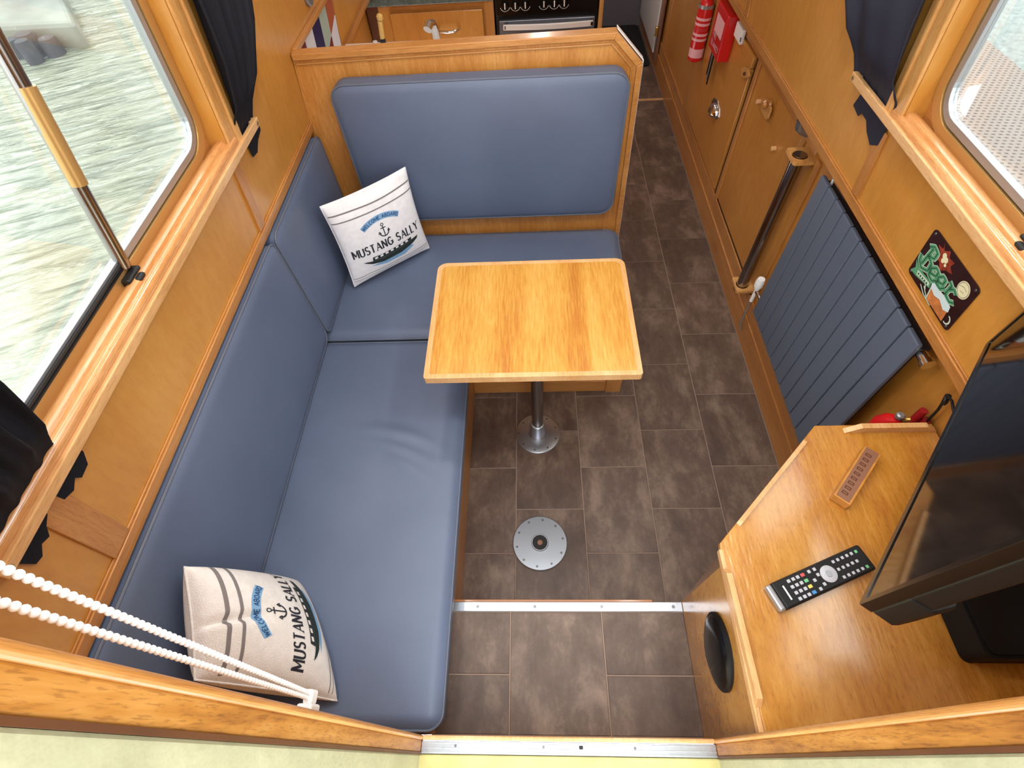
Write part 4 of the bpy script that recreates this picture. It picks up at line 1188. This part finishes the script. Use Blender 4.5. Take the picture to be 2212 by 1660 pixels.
# red valve set behind the cabinet and its cable
rv = thing('red_hand_pump', 'red metal fitting with grey knob standing behind the corner cabinet', 'fitting', (.84, .60, ZC))
MB().tube([(.828, .622, .63), (.828, .620, .655), (.836, .616, .672), (.850, .612, .676), (.864, .61, .668)], [.015, .018, .017, .014, .010], 16).build('body', 'red', rv, smooth=True)
MB().lathe((.846, .611, .690), [(.006, 0), (.0095, .003), (.0095, .012), (.006, .015)], 16).build('knob', 'grey_metal', rv, smooth=True)
MB().tube([(.856, .607, .685), (.872, .600, .70)], .006, 10).build('union', 'brass', rv, smooth=True)
MB().tube([(.872, .600, .69), (.874, .603, .735)], .009, 12).build('neck', 'dark_red', rv, smooth=True)
MB().tube([(.884, .588, .66), (.887, .590, .715)], .009, 12).build('side_tube', 'dark_red', rv, smooth=True)
cb = thing('television_cable', 'thin black cable looping from the red fitting to the television', 'cable', (.87, .58, .75))
pts = [(.886, .585, .70), (.883, .590, .76), (.878, .597, .80), (.872, .596, .81), (.870, .588, .80), (.874, .584, .79), (.876, .590, .80), (.868, .592, .815), (.866, .575, .82), (.862, .55, .815), (.856, .52, .80)]
MB().tube(pts, .0028, 8).build('lead', 'rubber', cb, smooth=True)
MB().tube([(.881, .592, .785), (.876, .595, .808)], .006, 8).build('tie', 'rubber', cb)

# ------------------------------------------------------------------ blind chain by the door
ch = thing('blind_chain', 'white bead chain hanging in a loop beside the entrance', 'chain', (-.28, .03, 1.03))
bead = None
ico = bmesh.new(); bmesh.ops.create_icosphere(ico, subdivisions=2, radius=.0029)
bme = bpy.data.meshes.new('bead'); ico.to_mesh(bme); ico.free(); bme.materials.append(MATS['white_plastic'])
bme.polygons.foreach_set('use_smooth', [True] * len(bme.polygons))
s1a, s1b = Vector((-.280, .072, 1.56)), Vector((-.280, .0335, 1.045))
s2a, s2b = Vector((-.280, .056, 1.56)), Vector((-.280, .0280, 1.035))
for (a, b) in ((s1a, s1b), (s2a, s2b)):
    L_ = (b - a).length; n = int(L_ / .0066)
    MB().tube([a, b], .0007, 5).build('cord', 'white_plastic', ch)
    for k in range(n + 1):
        o = bpy.data.objects.new('bead', bme); COL.objects.link(o); o.parent = ch
        o.matrix_parent_inverse = Matrix.Translation(-Vector(ch.location)); o.location = a.lerp(b, k / n)
MB().box((-.286, .022, 1.030), (-.275, .038, 1.050)).build('tensioner', 'white_plastic', ch, bevel=.003)
MB().box((-.290, .012, 1.026), (-.271, .023, 1.056)).build('tensioner_plate', 'white_plastic', ch, bevel=.003)

# ------------------------------------------------------------------ things on the right wall beyond the cupboard
fe = thing('fire_extinguisher', 'small red fire extinguisher hanging on the right wall', 'extinguisher', (.86, 2.86, .5))
ex, ey = .852, 2.865
MB().lathe((ex, ey, .50), [(.024, 0), (.034, .008), (.036, .02), (.036, .235), (.028, .262), (.014, .275)], 28).build('cylinder', 'red', fe, smooth=True)
MB().lathe((ex, ey, .52), [(.0364, .005), (.0364, .045)], 28).build('lower_label', 'pink_label', fe, smooth=True)
for k in range(5):
    MB().lathe((ex, ey, .60), [(.0364, .022 * k), (.0364, .022 * k + .011)], 28).build('label_band', 'pink_label' if k != 2 else 'label_red', fe, smooth=True)
MB().lathe((ex, ey, .735), [(.0365, 0), (.0365, .014)], 28).build('strap', 'silver_frame', fe, smooth=True)
MB().lathe((ex, ey, .775), [(.014, 0), (.018, .01), (.018, .03), (.01, .04)], 16).build('valve', 'black_plastic', fe, smooth=True)
MB().box((.888, ey - .012, .52), (.902, ey + .012, .80)).build('wall_bracket', 'black_plastic', fe)
fb = thing('fire_blanket', 'red fire blanket case next to the extinguisher with black pull tapes', 'fire blanket', (.87, 2.60, .64))
MB().box((.838, 2.475, .655), (.889, 2.655, .835)).build('case', 'red', fb, bevel=.006)
MB().box((.8365, 2.50, .735), (.8385, 2.62, .80)).build('label_panel', 'pink_label', fb)
# lettering FIRE BLANKET on the face looking into the cabin
for row, (txt, z) in enumerate((('FIRE', .712), ('BLANKET', .680))):
    V, F, w = text2d(txt, .020, gap=.3, weight=.2)
    MB().add([(.8370, 2.62 - x * .95, z + y) for x, y in V], F).build('lettering', 'pink_label', fb)
for k in range(3):
    y = 2.61 + .018 * k
    MB().box((.862, y, .50 + .015 * k), (.866, y + .011, .658)).build('pull_tape', 'black_plastic' if k != 1 else 'silver_frame', fb)
sw = thing('wall_sensor', 'oblong white plastic sensor on the rail right of the fire blanket', 'sensor', (.88, 2.40, .76))
MB().box((.872, 2.36, .77), (.889, 2.46, .825)).build('case', 'white_plastic', sw, bevel=.006)
MB().box((.871, 2.355, .785), (.8725, 2.362, .80)).build('button', 'hole', sw)

# white-faced far door on the right
fd = struct('door_3', 'white faced door with brown frame and brass bolt at the far right')
MB().box((.872, 3.86, .06), (.888, 4.64, .88)).build('door_frame', 'leather_tan', fd, bevel=.003)
MB().box((.864, 3.93, .10), (.8735, 4.60, .84)).build('door_face', 'white_enamel', fd, bevel=.002)
MB().lathe((.862, 3.89, .22), [(.013, 0), (.013, .05), (.008, .055)], 14).build('bolt', 'brass', fd, smooth=True)
MB().lathe((.866, 3.89, .13), [(.005, 0), (.005, .09)], 10).build('bolt_rod', 'grey_metal', fd, smooth=True)
mt = MB().prism(rr(.44, 3.95, .868, 4.64, .04, 5), FZ(.001), FZ(.012)).build('door_mat', 'mat_black', bevel=.004)
tag(mt, 'black mat on the passage floor beyond the galley', 'mat')

# ------------------------------------------------------------------ galley
wk = thing('galley_worktop', 'white worktop just behind the low bulkhead', 'worktop', (-.4, 1.95, .9))
MB().box((-.72, YB + .03, .87), (-.02, 2.215, .905)).build('top', 'white_enamel', wk, bevel=.004)
MB().box((-.725, YB + .03, 0), (-.05, 2.19, .868)).build('cupboard', 'oak_door', wk)
tp = thing('tap', 'chrome swan neck tap rising behind the bulkhead', 'tap', (-.34, 2.08, .905))
MB().lathe((-.335, 2.08, .905), [(.018, 0), (.014, .012), (.010, .05)], 16).build('base', 'chrome', tp, smooth=True)
MB().tube([(-.335, 2.08, .95), (-.338, 2.08, .985), (-.343, 2.075, 1.005), (-.352, 2.06, 1.01), (-.358, 2.045, 1.0)], [.013, .014, .016, .018, .016], 14).build('spout', 'chrome', tp, smooth=True)
br = thing('dish_brush', 'dish brush with pale bamboo handle behind the bulkhead', 'brush', (-.54, 2.1, .905))
MB().lathe((-.54, 2.1, .905), [(.011, 0), (.011, .055)], 14).build('holder', 'anthracite_dark', br, smooth=True)
MB().tube([(-.540, 2.1, .955), (-.534, 2.1, 1.015)], .009, 12).build('handle', 'bamboo', br, smooth=True)
MB().lathe((-.532, 2.1, 1.017), [(.008, 0), (.0115, .005), (.0115, .015), (.006, .021)], 14).build('handle_knob', 'bamboo', br, smooth=True)
bs = MB().lathe((-.575, 2.12, .905), [(.012, 0), (.012, .03), (.008, .04)], 14).build('bottle', 'linen', smooth=True)
tag(bs, 'small pale pot standing left of the dish brush', 'pot')

# diagonal striped splashback tiles on the left side
sb = thing('splashback', 'splashback of striped coloured tiles on the left wall behind the bulkhead', 'splashback', (-.72, 1.95, 1.0))
cols = ['tile_maroon', 'tile_white', 'navy', 'tile_green', 'tile_terra']
Y0, Y1_, ZA, ZB = 1.70, 2.175, .905, 1.085
W5 = (Y1_ - Y0) / 5
def zdiag(y): return ZA + (ZB - ZA) * (y - 1.86) / (Y1_ - 1.86) * .62
for k in range(5):
    a, b = Y0 + W5 * k + .0015, Y0 + W5 * (k + 1) - .0015
    low = [(a, ZA), (b, ZA), (b, max(ZA, zdiag(b))), (a, max(ZA, zdiag(a)))]
    up = [(a, max(ZA, zdiag(a)) + .004), (b, max(ZA, zdiag(b)) + .004), (b, ZB), (a, ZB)]
    MB().prism(up, Lf(.001), Lf(.006)).build('tile', cols[k], sb)
    if zdiag(b) > ZA + .01:
        if zdiag(a) <= ZA: low = [(a, ZA), (b, ZA), (b, zdiag(b))]
        MB().prism(low, Lf(.001), Lf(.0065)).build('tile', {2: 'tile_maroon', 3: 'tile_maroon', 4: 'tile_white'}.get(k, 'tile_white'), sb)
m = MB(); wallbox(m, Lf, 1.68, 5.0, 1.088, 1.104, 0, .016); m.build('trim_4', 'oak_trim_y', bevel=.002)['kind'] = 'structure'
m = MB(); wallbox(m, Lf, 2.18, 2.19, .91, 1.088, 0, .006); m.build('trim_5', 'oak_trim_z')['kind'] = 'structure'
sk = thing('wall_socket', 'round grey metal socket on the left wall past the curtain', 'socket', Lf(.0)(1.93, 1.155))
MB().lathe(Lf(.0)(1.93, 1.16), [(.034, 0), (.034, .006), (.03, .010)], 28, 'x').build('plate', 'grey_metal', sk, smooth=True)
MB().lathe(Lf(.010)(1.93, 1.16), [(.016, 0), (.014, .003)], 20, 'x').build('insert', 'hole', sk)

# far cabinet
gc = thing('galley_cabinet', 'oak galley cabinet with granite worktop and one drawer', 'cabinet', (-.48, 3.1, 0))
YC = 2.905
MB().box((-.79, YC, 0), (-.168, 3.5, .80)).build('carcass', 'oak_door', gc)
MB().box((-.79, YC - .012, 0), (-.735, YC, .80)).build('filler', 'dark_ply', gc)  # dark brown strip standing in for the shadowed alcove
MB().box((-.735, YC - .004, .775), (-.168, YC + .0, .80)).build('top_rail', 'oak_trim_x', gc)
MB().box((-.215, YC - .006, 0), (-.168, YC, .80)).build('stile', 'oak_trim_z', gc, bevel=.002)
d = MB().box((-.68, YC - .020, .60), (-.222, YC - .001, .768)).build('drawer', 'oak_door', gc, bevel=.004)
m = MB(); m.tube([(-.455, YC - .020, .690), (-.440, YC - .045, .690), (-.40, YC - .050, .688), (-.36, YC - .045, .690), (-.345, YC - .020, .690)], .006, 10)
m.build('drawer_handle', 'chrome', d, smooth=True)
MB().box((-.70, YC - .012, .02), (-.222, YC - .001, .58)).build('door', 'oak_door', gc, bevel=.004)
MB().box((-.79, YC - .025, .80), (-.166, 3.5, .838)).build('worktop', 'granite', gc, bevel=.003)
ck = thing('cooker', 'black gas cooker with chrome handle right of the galley cabinet', 'cooker', (.09, 3.1, 0))
YK = 2.885
MB().box((-.160, YK + .012, 0), (.338, 3.45, .84)).build('body', 'black_plastic', ck, bevel=.003)
MB().box((-.155, YK - .004, .735), (.333, YK + .014, .838)).build('control_panel', 'black_gloss', ck, bevel=.003)
for k, x in enumerate((-.112, -.062, -.014, .075, .125, .172, .285)):
    if k == 6: continue
    kb = MB().lathe((x, YK - .005, .778), [(.019, 0), (.017, -.016), (.014, -.020)], 20, 'y').build('knob', 'black_gloss', ck, smooth=True)
    MB().box((x - .0025, YK - .028, .770), (x + .0025, YK - .0245, .795)).build('pointer', 'white_plastic', kb)
    m = MB(); m.tube([(x + .024 * math.cos(math.radians(a)), YK - .0045, .778 + .024 * math.sin(math.radians(a))) for a in range(200, 341, 14)], .0012, 5); m.build('dial_mark', 'white_plastic', ck)
MB().box((-.145, YK - .006, .30), (.325, YK + .014, .715)).build('oven_door', 'smoked', ck, bevel=.003)
m = MB(); n = 14
vs = []
for k in range(n + 1):
    u = k / n; x = -.125 + .44 * u; dy = -.035 - .012 * math.sin(math.pi * u)
    vs += [(x, YK + dy, .684), (x, YK + dy, .708), (x, YK + dy + .012, .708), (x, YK + dy + .012, .684)]
fs = [(4 * k + q, 4 * k + (q + 1) % 4, 4 * k + 4 + (q + 1) % 4, 4 * k + 4 + q) for k in range(n) for q in range(4)] + [(0, 1, 2, 3), (4 * n + 3, 4 * n + 2, 4 * n + 1, 4 * n)]
MB().add(vs, fs).build('oven_handle', 'white_enamel', ck, bevel=.003)
for x in (-.118, .300): MB().box((x, YK - .036, .688), (x + .014, YK, .704)).build('handle_post', 'black_plastic', ck)
ep = MB().box((.342, YK - .01, 0), (.362, 3.45, .84)).build('end_panel', 'oak_light_z', bevel=.002)
tag(ep, 'narrow oak end panel right of the cooker', 'panel')
sb2 = MB().box((.37, 4.2, 0), (.40, 4.66, .5)).build('trim_6', 'grey_wall'); stag(sb2)
